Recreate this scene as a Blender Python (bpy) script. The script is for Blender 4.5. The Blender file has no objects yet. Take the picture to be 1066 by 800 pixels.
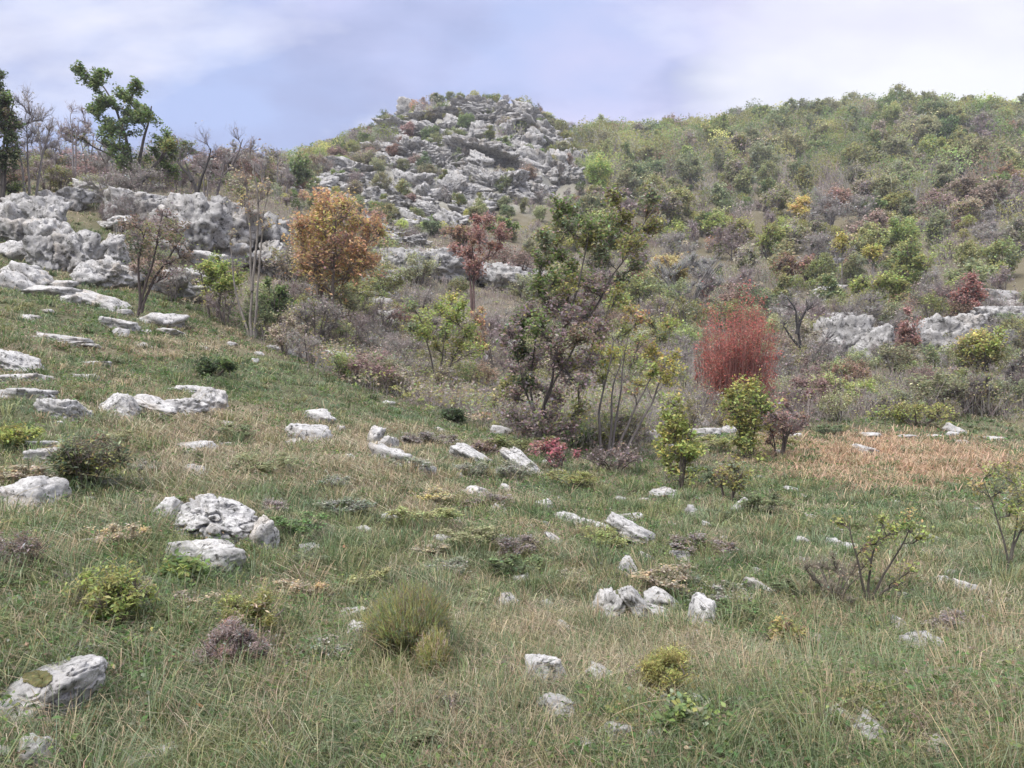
import bpy, math, random
import numpy as np
SKY_K = 0.56
EXPO = 1.27
HAZE = 0.0005
import bpy, math, random
import numpy as np

SC = bpy.context.scene
COL = SC.collection
F = 800.0            # focal length in photo pixels (the photo is 1066 x 800)
CX, CY = 533.0, 400.0
CAM_Z = 1.6

# ------------------------------------------------------------------ noise
def _hash(ix, iy, iz, seed):
    h = (ix.astype(np.int64) * 374761393 + iy.astype(np.int64) * 668265263 + iz.astype(np.int64) * 2147483647 + seed * 974634777) & 0xffffffff
    h = ((h ^ (h >> 13)) * 1274126177) & 0xffffffff
    h = ((h ^ (h >> 16)) * 2246822519) & 0xffffffff
    h = h ^ (h >> 15)
    return (h & 0xffffff).astype(np.float64) / float(0xffffff)

def vnoise(p, seed=0):
    p = np.asarray(p, float)
    i = np.floor(p).astype(np.int64); f = p - i; f = f * f * (3 - 2 * f)
    out = 0
    for dx in (0, 1):
        wx = f[:, 0] if dx else 1 - f[:, 0]
        for dy in (0, 1):
            wy = f[:, 1] if dy else 1 - f[:, 1]
            for dz in (0, 1):
                wz = f[:, 2] if dz else 1 - f[:, 2]
                out = out + wx * wy * wz * _hash(i[:, 0] + dx, i[:, 1] + dy, i[:, 2] + dz, seed)
    return out * 2 - 1

def fbm(p, octv=4, seed=0, gain=.5, lac=2.03):
    a = 1; s = 0; t = 0; p = np.array(p, float)
    for k in range(octv):
        s = s + a * vnoise(p + 17.3 * k, seed + k); t += a; a *= gain; p = p * lac
    return s / t

def P2(x, y, s):
    x = np.asarray(x, float)
    return np.stack([x * s, np.asarray(y, float) * s, np.zeros_like(x)], 1)

# ------------------------------------------------------------------ terrain
R_N = np.array([2.7, 4.5, 7, 11, 16, 23, 32, 45, 65, 95, 140, 180, 215, 270, 420.])
COLS = {
    0:    [800, 600, 482, 400, 347, 302, 238, 192, 195, 200, 210, 215, 220, 230, 250],
    133:  [800, 610, 492, 418, 370, 322, 250, 202, 194, 200, 205, 210, 215, 225, 250],
    266:  [800, 628, 512, 442, 395, 357, 292, 232, 205, 192, 195, 200, 210, 225, 250],
    330:  [800, 634, 520, 455, 410, 375, 315, 262, 228, 195, 168, 166, 172, 190, 240],
    400:  [800, 642, 532, 468, 428, 393, 333, 282, 245, 203, 152, 136, 146, 180, 230],
    480:  [800, 650, 545, 482, 445, 412, 352, 297, 253, 210, 142, 111, 118, 165, 230],
    540:  [800, 656, 552, 490, 455, 424, 368, 312, 262, 218, 152, 119, 124, 165, 230],
    610:  [800, 660, 558, 498, 465, 434, 385, 335, 285, 235, 175, 150, 152, 180, 230],
    700:  [800, 664, 564, 508, 476, 446, 403, 360, 308, 252, 190, 158, 146, 168, 230],
    800:  [800, 672, 575, 517, 486, 458, 420, 372, 322, 262, 192, 152, 130, 155, 230],
    933:  [800, 682, 588, 526, 492, 463, 432, 382, 325, 262, 192, 148, 121, 145, 230],
    1066: [800, 692, 600, 536, 498, 470, 438, 385, 322, 258, 192, 152, 127, 145, 230],
}
RN = np.concatenate([[0.0, 0.9], R_N, [900., 2500.]])
_th, _tz = [], []
for pxc, rows in COLS.items():
    th = math.atan((pxc - CX) / F)
    z = CAM_Z + R_N * math.cos(th) * (CY - np.array(rows, float)) / F
    th_z = np.concatenate([[0.0, z[0] * .33], z, [30., 20.]])
    _th.append(th); _tz.append(th_z)
def _ext(th, z, k): _th.append(th); _tz.append(np.array(z) * k)
zl, zr = _tz[0].copy(), _tz[-1].copy()
for th, k in ((-50, .95), (-75, .85), (-100, .5)): _th.append(math.radians(th)); _tz.append(zl * k)
_th.append(math.radians(-140)); _tz.append(-0.06 * np.minimum(RN, 60))
_th.append(math.radians(180)); _tz.append(-0.12 * np.minimum(RN, 60))
for th, k in ((50, .9), (75, .7), (100, .4)):
    _th.append(math.radians(th)); _tz.append(zr * k)
_th.append(math.radians(140)); _tz.append(-0.08 * np.minimum(RN, 60))
_th.append(math.radians(-180)); _tz.append(-0.12 * np.minimum(RN, 60))
o_ = np.argsort(_th); TH = np.array(_th)[o_]; TZ = np.array(_tz)[o_]
S_N = np.log(RN + 1.0)
SG = np.linspace(0, S_N[-1], 360)
def _pchip(x, y, xs):
    h = np.diff(x); d = np.diff(y) / h
    m = np.zeros_like(y); m[0] = d[0]; m[-1] = d[-1]
    for i in range(1, len(y) - 1):
        m[i] = 0 if d[i-1] * d[i] <= 0 else 2 * d[i-1] * d[i] / (d[i-1] + d[i])
    k = np.clip(np.searchsorted(x, xs) - 1, 0, len(x) - 2)
    t = (xs - x[k]) / h[k]; t2 = t * t; t3 = t2 * t
    return (2*t3-3*t2+1)*y[k] + (t3-2*t2+t)*h[k]*m[k] + (-2*t3+3*t2)*y[k+1] + (t3-t2)*h[k]*m[k+1]
THG = np.linspace(-math.pi, math.pi, 721)
_g1 = np.array([_pchip(S_N, TZ[i], SG) for i in range(len(TH))])          # (cols, SG)
GRID = np.array([_pchip(TH, _g1[:, j], THG) for j in range(len(SG))]).T      # (THG, SG)
for _ in range(3):
    GRID[1:-1] = .25 * GRID[:-2] + .5 * GRID[1:-1] + .25 * GRID[2:]

def base_h(x, y):
    x = np.asarray(x, float); y = np.asarray(y, float)
    r = np.hypot(x, y); th = np.arctan2(x, y); s = np.log(r + 1)
    a = (th + math.pi) / (2 * math.pi) * 720; b = s / SG[-1] * 359
    i = np.clip(a.astype(int), 0, 719); j = np.clip(b.astype(int), 0, 358)
    fa = a - i; fb = b - j
    return ((1-fa)*(1-fb)*GRID[i, j] + fa*(1-fb)*GRID[i+1, j] + (1-fa)*fb*GRID[i, j+1] + fa*fb*GRID[i+1, j+1])

def proj(x, y, z):
    yy = np.maximum(y, .3)
    return CX + F * x / yy, CY - F * (z - CAM_Z) / yy

def ell(px, py, cx, cy, rx, ry, ang=0):
    c, s = math.cos(math.radians(ang)), math.sin(math.radians(ang))
    dx, dy = px - cx, py - cy
    u = (dx * c + dy * s) / rx; v = (-dx * s + dy * c) / ry
    return np.exp(-np.power(u * u + v * v, 1.5))

def peak_mask(px, py, y):
    m = ell(px, py, 480, 165, 100, 60, 10) + .8 * ell(px, py, 495, 120, 80, 22) + .8 * ell(px, py, 570, 178, 40, 30) + .8 * ell(px, py, 390, 205, 70, 24, 15)
    return np.clip(m, 0, 1) * (y > 60)

def height(x, y):
    x = np.atleast_1d(np.asarray(x, float)); y = np.atleast_1d(np.asarray(y, float))
    z = base_h(x, y); r = np.hypot(x, y)
    z = z + .16 * fbm(P2(x, y, .6), 5, 3, .6) * np.clip(r / 3, .2, 1)
    z = z + .25 * fbm(P2(x, y, .16), 3, 11) * np.clip((r - 5) / 15, 0, 1)
    z = z + 1.1 * fbm(P2(x, y, .06), 4, 23) * np.clip((r - 30) / 60, 0, 1)
    far = np.clip((r - 60) / 40, 0, 1)
    if far.max() > 0:
        px, py = proj(x, y, z); pm = peak_mask(px, py, y)
        rid = 1 - 2 * np.abs(fbm(P2(x, y, .13), 4, 41))
        z = z + far * pm * (2.2 * (rid - .5) + 1.3 * fbm(P2(x, y, .5), 3, 43))
    return z

def h1(x, y): return float(height(x, y)[0])

_TT = np.exp(np.linspace(math.log(1.2), math.log(330), 900))
def ray(px, py):
    u = (px - CX) / F; v = (CY - py) / F
    x = u * _TT; y = _TT; z = CAM_Z + v * _TT
    dz = z - height(x, y)
    k = np.where(dz < 0)[0]
    if len(k) == 0:                      # above the skyline: nearest approach
        k = int(np.argmin(dz[200:] / _TT[200:])) + 200
        d = _TT[k]; return np.array([u * d, d, h1(u * d, d)])
    k = max(int(k[0]), 1)
    a, b = dz[k-1], dz[k]; t = a / (a - b + 1e-9)
    d = _TT[k-1] + t * (_TT[k] - _TT[k-1])
    return np.array([u * d, d, h1(u * d, d)])
def at_depth(px, d):
    x = (px - CX) / F * d
    return np.array([x, d, h1(x, d)])

# ------------------------------------------------------------------ mesh builder
class MB:
    def __init__(s): s.V = []; s.Q = []; s.T = []; s.C = []; s.n = 0
    def add(s, V, Q=None, T=None, C=None):
        V = np.asarray(V, float).reshape(-1, 3)
        s.V.append(V)
        if Q is not None and len(Q): s.Q.append(np.asarray(Q, np.int64).reshape(-1, 4) + s.n)
        if T is not None and len(T): s.T.append(np.asarray(T, np.int64).reshape(-1, 3) + s.n)
        if C is None: C = (.5, .5, .5)
        C = np.asarray(C, float)
        if C.ndim == 1: C = np.tile(C, (len(V), 1))
        s.C.append(C); s.n += len(V)
    def merge(s, o):
        V = np.concatenate(o.V)
        s.add(V, np.concatenate(o.Q) if o.Q else None, np.concatenate(o.T) if o.T else None, np.concatenate(o.C)); o.V = []
    def mesh(s, name, mat, smooth=False):
        me = bpy.data.meshes.new(name)
        V = np.concatenate(s.V); C = np.concatenate(s.C)
        Q = np.concatenate(s.Q) if s.Q else np.zeros((0, 4), np.int64)
        T = np.concatenate(s.T) if s.T else np.zeros((0, 3), np.int64)
        me.vertices.add(len(V)); me.vertices.foreach_set('co', V.astype(np.float32).ravel())
        nl = Q.size + T.size; me.loops.add(nl)
        me.loops.foreach_set('vertex_index', np.concatenate([Q.ravel(), T.ravel()]).astype(np.int32))
        me.polygons.add(len(Q) + len(T))
        ls = np.concatenate([np.arange(len(Q)) * 4, len(Q) * 4 + np.arange(len(T)) * 3]).astype(np.int32)
        me.polygons.foreach_set('loop_start', ls)
        if smooth: me.polygons.foreach_set('use_smooth', np.ones(len(ls), bool))
        me.update(calc_edges=True)
        at = me.color_attributes.new('col', 'FLOAT_COLOR', 'POINT')
        at.data.foreach_set('color', np.concatenate([C, np.ones((len(C), 1))], 1).astype(np.float32).ravel())
        me.materials.append(mat)
        return me
    def build(s, name, mat, parent=None, smooth=False, loc=None):
        if not s.V: return None
        o = bpy.data.objects.new(name, s.mesh(name, mat, smooth)); COL.objects.link(o)
        if parent is not None: o.parent = parent
        if loc is not None: o.location = loc
        return o

def tag(o, label=None, cat=None, group=None, kind=None):
    if label: o['label'] = label
    if cat: o['category'] = cat
    if group: o['group'] = group
    if kind: o['kind'] = kind
    return o
def empty(name, loc, label=None, cat=None, group=None):
    o = bpy.data.objects.new(name, None); COL.objects.link(o); o.location = tuple(float(v) for v in loc)
    o.empty_display_size = .3
    return tag(o, label, cat, group)

def norm(v): return v / (np.linalg.norm(v, axis=-1, keepdims=True) + 1e-12)

def tube(mb, pts, rad, col, sides=6):
    pts = np.asarray(pts, float); rad = np.asarray(rad, float); n = len(pts)
    t = norm(np.gradient(pts, axis=0))
    ref = np.array([.3, 1, .2]); u = norm(np.cross(t, ref)); v = np.cross(t, u)
    a = np.arange(sides) * 2 * math.pi / sides
    ring = pts[:, None] + rad[:, None, None] * (np.cos(a)[None, :, None] * u[:, None] + np.sin(a)[None, :, None] * v[:, None])
    V = ring.reshape(-1, 3)
    i = np.arange(n - 1)[:, None] * sides; j = np.arange(sides)[None]; j2 = (j + 1) % sides
    Q = np.stack([i + j, i + j2, i + sides + j2, i + sides + j], -1).reshape(-1, 4)
    V = np.concatenate([V, pts[-1:] + t[-1:] * rad[-1]])
    T = np.stack([np.full(sides, (n-1)*sides) + np.arange(sides), (n-1)*sides + (np.arange(sides)+1) % sides, np.full(sides, n*sides)], -1)
    mb.add(V, Q, T, col)

def spikes(mb, A, B, r, col, bend=None):
    """many thin tapered twigs, each a three-sided spike; with a bend they get a knee."""
    A = np.asarray(A, float); B = np.asarray(B, float); n = len(A)
    if n == 0: return
    r = np.broadcast_to(np.asarray(r, float), (n,))
    t = norm(B - A); ref = np.tile([.31, .2, .93], (n, 1)); ref[np.abs(t[:, 2]) > .9] = [1, .1, 0]
    u = norm(np.cross(t, ref)); v = np.cross(t, u)
    col = np.asarray(col, float)
    if col.ndim == 1: col = np.tile(col, (n, 1))
    a = np.arange(3) * 2 * math.pi / 3
    off = np.cos(a)[None, :, None] * u[:, None] + np.sin(a)[None, :, None] * v[:, None]
    if bend is None:
        V = np.concatenate([A[:, None] + r[:, None, None] * off, B[:, None]], 1)     # n,4,3
        k = np.arange(n)[:, None] * 4
        T = np.concatenate([k + np.array([[0, 1, 3]]), k + np.array([[1, 2, 3]]), k + np.array([[2, 0, 3]])])
        mb.add(V.reshape(-1, 3), None, T, np.repeat(col, 4, 0))
    else:
        M = (A + B) / 2 + bend
        V = np.concatenate([A[:, None] + r[:, None, None] * off, M[:, None] + .7 * r[:, None, None] * off, B[:, None]], 1)
        k = np.arange(n)[:, None] * 7
        Q = np.concatenate([k + np.array([[0, 1, 4, 3]]), k + np.array([[1, 2, 5, 4]]), k + np.array([[2, 0, 3, 5]])])
        T = np.concatenate([k + np.array([[3, 4, 6]]), k + np.array([[4, 5, 6]]), k + np.array([[5, 3, 6]])])
        mb.add(V.reshape(-1, 3), Q, T, np.repeat(col, 7, 0))

def leaves(mb, P, size, col, rng, up=.35, asp=.6, droop=0):
    P = np.asarray(P, float); n = len(P)
    if n == 0: return
    size = np.broadcast_to(np.asarray(size, float), (n,))
    nrm = rng.normal(size=(n, 3)); nrm[:, 2] = np.abs(nrm[:, 2]) + up * 2; nrm = norm(nrm)
    d = rng.normal(size=(n, 3)); d[:, 2] -= droop; d = norm(d - nrm * np.sum(d * nrm, 1, keepdims=True)); s = np.cross(nrm, d)
    L = size[:, None] * .5; W = L * asp
    fold = nrm * L * .22
    V = np.stack([P - d * L, P + s * W + d * L * .1 + fold, P + d * L, P - s * W + d * L * .1 + fold], 1)
    Q = np.arange(n * 4).reshape(n, 4)
    col = np.asarray(col, float)
    if col.ndim == 1: col = np.tile(col, (n, 1))
    T = np.concatenate([Q[:, [0, 1, 2]], Q[:, [0, 2, 3]]])
    mb.add(V.reshape(-1, 3), None, T, np.repeat(col, 4, 0))

# ------------------------------------------------------------------ materials
def newmat(name):
    m = bpy.data.materials.new(name); m.use_nodes = True; nt = m.node_tree; nt.nodes.clear()
    out = nt.nodes.new('ShaderNodeOutputMaterial'); return m, nt, out
def N(nt, t, **kw):
    n = nt.nodes.new(t)
    for k, v in kw.items():
        if k.startswith('_'): setattr(n, k[1:], v)
        else: n.inputs[k].default_value = v
    return n
def mixc(nt, fac, a, b, mode='MIX'):
    n = nt.nodes.new('ShaderNodeMix'); n.data_type = 'RGBA'; n.blend_type = mode
    for s, v in ((0, fac), (6, a), (7, b)):
        if hasattr(v, 'is_output') or isinstance(v, bpy.types.NodeSocket): nt.links.new(v, n.inputs[s])
        elif s == 0: n.inputs[0].default_value = v
        else: n.inputs[s].default_value = (*v, 1) if len(v) == 3 else v
    return n.outputs[2]
def ramp(nt, src, stops):
    r = nt.nodes.new('ShaderNodeValToRGB'); e = r.color_ramp.elements
    while len(e) < len(stops): e.new(.5)
    for k, (p, c) in enumerate(stops):
        e[k].position = p; e[k].color = (*c, 1) if not isinstance(c, (int, float)) else (c, c, c, 1)
    nt.links.new(src, r.inputs[0]); return r.outputs[0]
def mathn(nt, op, a, b=None):
    n = nt.nodes.new('ShaderNodeMath'); n.operation = op
    for i, v in enumerate((a, b)):
        if v is None: continue
        if isinstance(v, bpy.types.NodeSocket): nt.links.new(v, n.inputs[i])
        else: n.inputs[i].default_value = v
    return n.outputs[0]

def leaf_mat(name, trans=.35, rough=.55, randv=.0):
    m, nt, out = newmat(name)
    a = N(nt, 'ShaderNodeVertexColor', _layer_name='col')
    col = a.outputs[0]
    if randv:
        oi = N(nt, 'ShaderNodeObjectInfo')
        hsv = N(nt, 'ShaderNodeHueSaturation')
        nt.links.new(mathn(nt, 'ADD', mathn(nt, 'MULTIPLY', oi.outputs['Random'], .05), .475), hsv.inputs['Hue'])
        nt.links.new(mathn(nt, 'ADD', mathn(nt, 'MULTIPLY', mathn(nt, 'FRACT', mathn(nt, 'MULTIPLY', oi.outputs['Random'], 7.77)), randv), 1 - randv / 2), hsv.inputs['Value'])
        nt.links.new(mathn(nt, 'ADD', mathn(nt, 'MULTIPLY', mathn(nt, 'FRACT', mathn(nt, 'MULTIPLY', oi.outputs['Random'], 3.31)), .35), .65), hsv.inputs['Saturation'])
        nt.links.new(col, hsv.inputs['Color']); col = hsv.outputs[0]
    p = N(nt, 'ShaderNodeBsdfPrincipled', Roughness=rough); p.inputs['Specular IOR Level'].default_value = .3
    nt.links.new(col, p.inputs['Base Color'])
    t = N(nt, 'ShaderNodeBsdfTranslucent'); nt.links.new(col, t.inputs['Color'])
    mx = N(nt, 'ShaderNodeMixShader'); mx.inputs[0].default_value = trans
    nt.links.new(p.outputs[0], mx.inputs[1]); nt.links.new(t.outputs[0], mx.inputs[2]); nt.links.new(mx.outputs[0], out.inputs[0])
    return m

def bark_mat():
    m, nt, out = newmat('bark')
    a = N(nt, 'ShaderNodeVertexColor', _layer_name='col')
    tc = N(nt, 'ShaderNodeTexCoord'); mp = N(nt, 'ShaderNodeMapping'); mp.inputs['Scale'].default_value = (9, 9, 2)
    nt.links.new(tc.outputs['Object'], mp.inputs[0])
    n = N(nt, 'ShaderNodeTexNoise', Scale=3.0, Detail=5.0); nt.links.new(mp.outputs[0], n.inputs['Vector'])
    v = ramp(nt, n.outputs[0], [(.3, .6), (.7, 1.35)])
    c = mixc(nt, 1.0, a.outputs[0], v, 'MULTIPLY')
    p = N(nt, 'ShaderNodeBsdfPrincipled', Roughness=.9); nt.links.new(c, p.inputs['Base Color'])
    b = N(nt, 'ShaderNodeBump', Strength=.5, Distance=.02); nt.links.new(n.outputs[0], b.inputs['Height']); nt.links.new(b.outputs[0], p.inputs['Normal'])
    nt.links.new(p.outputs[0], out.inputs[0]); return m

def rock_mat(name, scale=1.0, tone=1.0, lichen=.5):
    """weathered limestone: pale grey, blackish lichen blotches, thin cracks, ochre stain"""
    m, nt, out = newmat(name)
    g = N(nt, 'ShaderNodeTexCoord'); oi = N(nt, 'ShaderNodeObjectInfo')
    add = N(nt, 'ShaderNodeVectorMath', _operation='ADD'); cx = N(nt, 'ShaderNodeCombineXYZ')
    off = mathn(nt, 'MULTIPLY', oi.outputs['Random'], 50.0)
    nt.links.new(off, cx.inputs[0]); nt.links.new(off, cx.inputs[1])
    nt.links.new(g.outputs['Object'], add.inputs[0]); nt.links.new(cx.outputs[0], add.inputs[1]); P = add.outputs[0]
    def noise(sc, det=6, rough=.6, w=0):
        n = N(nt, 'ShaderNodeTexNoise', Scale=sc * scale, Detail=float(det), Roughness=rough, Distortion=float(w)); nt.links.new(P, n.inputs['Vector']); return n.outputs[0]
    n1 = noise(2.2); n2 = noise(9, 8, .7, .4); n3 = noise(28, 6, .75); n4 = noise(1.1, 4, .5, .5); n5 = noise(5, 6, .65, 1.0)
    t = tone
    base = ramp(nt, n1, [(.28, (.28*t, .27*t, .26*t)), (.5, (.46*t, .45*t, .44*t)), (.72, (.62*t, .61*t, .60*t))])
    c = mixc(nt, ramp(nt, n3, [(.40, 0), (.58, .65)]), base, (.24*t, .235*t, .225*t))
    c = mixc(nt, ramp(nt, n4, [(.52, 0), (.68, .5)]), c, (.33*t, .27*t, .20*t))
    n6 = noise(4.2, 7, .75, .2)
    c = mixc(nt, ramp(nt, n6, [(.47, 0), (.56, .7)]), c, (.27*t, .265*t, .26*t))
    c = mixc(nt, ramp(nt, n2, [(.585 - .1 * lichen, 0), (.63, .92)]), c, (.045, .045, .04))
    c = mixc(nt, ramp(nt, n5, [(.66, 0), (.72, .55)]), c, (.17, .17, .07))
    vo = N(nt, 'ShaderNodeTexVoronoi', Scale=3.0 * scale, _feature='DISTANCE_TO_EDGE')
    dm = N(nt, 'ShaderNodeVectorMath', _operation='MULTIPLY_ADD'); nt.links.new(P, dm.inputs[0]); dm.inputs[1].default_value = (1, 1, 1)
    nz = N(nt, 'ShaderNodeTexNoise', Scale=2.5 * scale, Detail=4.0); nt.links.new(P, nz.inputs['Vector']); nt.links.new(nz.outputs[1], dm.inputs[2]); nt.links.new(dm.outputs[0], vo.inputs['Vector'])
    crack = ramp(nt, vo.outputs[0], [(0.0, 1), (.02, 0)])
    cm = mathn(nt, 'MULTIPLY', crack, ramp(nt, n4, [(.56, 0), (.62, .7)]))
    c = mixc(nt, cm, c, (.06, .055, .05))
    p = N(nt, 'ShaderNodeBsdfPrincipled', Roughness=.92); p.inputs['Specular IOR Level'].default_value = .2
    nt.links.new(c, p.inputs['Base Color'])
    hsum = mathn(nt, 'ADD', mathn(nt, 'MULTIPLY', n2, .7), mathn(nt, 'SUBTRACT', mathn(nt, 'MULTIPLY', n3, .35), mathn(nt, 'MULTIPLY', cm, .8)))
    b = N(nt, 'ShaderNodeBump', Strength=.8, Distance=.05 / scale); nt.links.new(hsum, b.inputs['Height'])
    nt.links.new(b.outputs[0], p.inputs['Normal']); nt.links.new(p.outputs[0], out.inputs[0]); return m

def ground_mat():
    m, nt, out = newmat('hillside_soil')
    g = N(nt, 'ShaderNodeNewGeometry'); a = N(nt, 'ShaderNodeVertexColor', _layer_name='col')
    def noise(sc, det=6, rough=.65):
        n = N(nt, 'ShaderNodeTexNoise', Scale=sc, Detail=det, Roughness=rough); nt.links.new(g.outputs['Position'], n.inputs['Vector']); return n.outputs[0]
    n1 = noise(14); n2 = noise(1.3); n3 = noise(60, 3)
    c = mixc(nt, 1.0, a.outputs[0], ramp(nt, n1, [(.3, .55), (.7, 1.5)]), 'MULTIPLY')
    c = mixc(nt, ramp(nt, n3, [(.5, 0), (.7, .5)]), c, (.2, .16, .1))
    p = N(nt, 'ShaderNodeBsdfPrincipled', Roughness=.95); p.inputs['Specular IOR Level'].default_value = .1
    nt.links.new(c, p.inputs['Base Color'])
    b = N(nt, 'ShaderNodeBump', Strength=.8, Distance=.04); nt.links.new(n1, b.inputs['Height']); nt.links.new(b.outputs[0], p.inputs['Normal'])
    nt.links.new(p.outputs[0], out.inputs[0]); return m

M_LEAF = leaf_mat('foliage', .45, .55)
M_FAR = leaf_mat('far_foliage', .42, .6, randv=.35)
M_GRASS = leaf_mat('grass_blades', .3, .6)
M_BARK = bark_mat(); M_MOSS_HOLE = leaf_mat('moss', 0, .95)  # moss skin, also the dark patch painted as a hole
M_TWIG = leaf_mat('twigs', 0.0, .9)
M_ROCK = rock_mat('limestone', 1.8, 1.25, .45)
M_ROCKP = rock_mat('pitted_limestone', 3.0, 1.32, .8)
M_ROCKF = rock_mat('cliff_limestone', .45, 1.08, .75)
M_GROUND = ground_mat()

PAL = dict(
    green=(.20, .27, .10), dark=(.105, .14, .075), olive=(.34, .335, .125), lime=(.37, .43, .14), yellow=(.56, .51, .17), gold=(.62, .48, .22), orange=(.60, .38, .23), rust=(.35, .235, .165),
    red=(.43, .15, .125), pink=(.44, .275, .24), crimson=(.40, .14, .17), purple=(.34, .265, .265), brown=(.27, .205, .15), tan=(.46, .39, .28), sage=(.28, .315, .20), grey=(.38, .36, .325),
    mauve=(.36, .305, .29), greydark=(.21, .195, .18), brick=(.50, .17, .14))
# ------------------------------------------------------------------ ground cover zones (world positions; real soil / plant colour)
def brush_row(px):
    return np.interp(px, [-200, 0, 90, 150, 270, 350, 450, 560, 640, 700, 800, 933, 1066, 1300], [210, 190, 200, 300, 352, 392, 425, 462, 470, 448, 440, 436, 432, 430])
def zones(P):
    """weights green, dry, russet, litter, rocky at world points"""
    px, py = proj(P[:, 0], P[:, 1], P[:, 2]); y = P[:, 1]
    n = fbm(P2(P[:, 0], P[:, 1], .45), 4, 71); n2 = fbm(P2(P[:, 0], P[:, 1], 1.6), 3, 77)
    front = (P[:, 1] > 1) * (P[:, 1] < 60)
    dry = .19 + .55 * n + .55 * n2
    for a in ((300, 485, 190, 34, 0, .55), (215, 440, 80, 26, 0, .5), (90, 358, 110, 18, 8, .35), (190, 350, 70, 20, 0, .45), (1035, 720, 90, 80, 0, .45),
              (460, 518, 110, 22, 5, .35), (30, 560, 120, 60, 0, .25), (650, 760, 200, 50, 0, .15), (560, 575, 60, 25, 0, .3), (720, 700, 200, 40, 0, .2), (250, 640, 70, 40, 0, .3)):
        dry = dry + front * a[5] * ell(px, py, *a[:5])
    for a in ((330, 402, 80, 20, 12, .9), (430, 428, 80, 16, 12, .8), (60, 335, 90, 22, 10, .5), (230, 395, 60, 25, 0, .5), (860, 508, 110, 16, 0, .6), (420, 590, 180, 60, 0, .3), (90, 660, 120, 90, 0, .3), (900, 440, 90, 14, 0, .5)):
        dry = dry - front * a[5] * ell(px, py, *a[:5])
    rus = front * 1.6 * ell(px, py, 922, 480, 112, 26, 3) * (.9 + .9 * n2 + .4 * n)
    lit = front * (ell(px, py, 330, 368, 90, 16, 20) + 1.0 * ell(px, py, 460, 415, 110, 18, 15) + .7 * ell(px, py, 600, 470, 90, 18, 5) + .5 * ell(px, py, 700, 485, 80, 30) + .4 * ell(px, py, 850, 450, 50, 12) + .4 * ell(px, py, 240, 655, 45, 25) + .3 * ell(px, py, 400, 730, 60, 30))
    br = np.clip((brush_row(px) - py) / 12, 0, 1) * (y > 12)
    lit = lit + br * .7 + .25 * np.clip(n2, 0, 1)
    return np.clip(dry, 0, 1), np.clip(rus, 0, 1), np.clip(lit, 0, 1), peak_mask(px, py, y), px, py

def build_ground():
    th = np.concatenate([np.radians(np.linspace(-180, -44, 90, endpoint=False)), np.radians(np.linspace(-44, 44, 1000, endpoint=False)), np.radians(np.linspace(44, 180, 91))])
    rr = np.concatenate([np.linspace(.0, 1.2, 14)[1:], np.exp(np.linspace(math.log(1.23), math.log(260), 560)), np.exp(np.linspace(math.log(262), math.log(2300), 30))])
    T, R = np.meshgrid(th, rr, indexing='ij')
    x = (R * np.sin(T)).ravel(); y = (R * np.cos(T)).ravel(); z = height(x, y)
    V = np.stack([x, y, z], 1)
    # micro relief
    V[:, 2] += .018 * vnoise(P2(x, y, 7), 5) * (np.hypot(x, y) < 40)
    dry, rus, lit, pk, px, py = zones(V)
    g = np.array([.10, .10, .06]); d = np.array([.21, .175, .12]); ru = np.array([.25, .145, .09]); l = np.array([.16, .135, .115]); ro = np.array([.27, .265, .24])
    c = g[None] * (1 - dry[:, None]) + d[None] * dry[:, None]
    c = c + (ru - c) * rus[:, None]; c = c + (l - c) * (lit * .85)[:, None]
    fw = np.clip((y - 52) / 12, 0, 1)[:, None] * .93; c = c + (np.array([.135, .12, .08]) - c) * fw
    k = np.clip(pk * 1.5 + .6 * fbm(P2(x, y, .35), 3, 61) - .25, 0, 1)
    c = c + (ro - c) * (k * (pk > .05))[:, None]
    n, m = T.shape
    i = np.arange(n - 1)[:, None] * m; j = np.arange(m - 1)[None]
    Q = np.stack([i + j, i + j + 1, i + m + j + 1, i + m + j], -1).reshape(-1, 4)
    mb = MB(); mb.add(V, Q, None, c)
    # cap at the centre
    ci = np.arange(n - 1) * m
    cap = np.concatenate([[[0, 0, h1(0, 0)]], V[np.arange(n) * m]])
    mb.add(cap, None, np.stack([np.zeros(n - 1, int), np.arange(1, n), np.arange(2, n + 1)], -1), g)
    o = mb.build('hillside', M_GROUND, smooth=True); tag(o, kind='structure'); return o
build_ground()

# ------------------------------------------------------------------ plants
def pcol(c): return np.array(PAL[c] if isinstance(c, str) else c, float)
def vary(rng, base, n, val=.3, hue=.12):
    b = np.tile(base, (n, 1)) if base.ndim == 1 else base
    return np.clip(b * np.exp(rng.normal(0, val, (n, 1)) * .8) * (1 + rng.normal(0, hue, (n, 3)) * [1, .6, .8]), .004, .85)

def limb_path(p0, p1, rng, up=.5, wob=.06, n=7):
    L = np.linalg.norm(p1 - p0)
    ctrl = p0 + (p1 - p0) * .45 + np.array([0, 0, 1]) * L * up * .35 + rng.normal(0, .10, 3) * L
    t = np.linspace(0, 1, n)[:, None]
    pts = (1-t)**2 * p0 + 2*t*(1-t) * ctrl + t*t * p1
    w = rng.normal(0, wob, (n, 3)) * L * .5 * np.sin(t * math.pi); return pts + w

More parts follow.
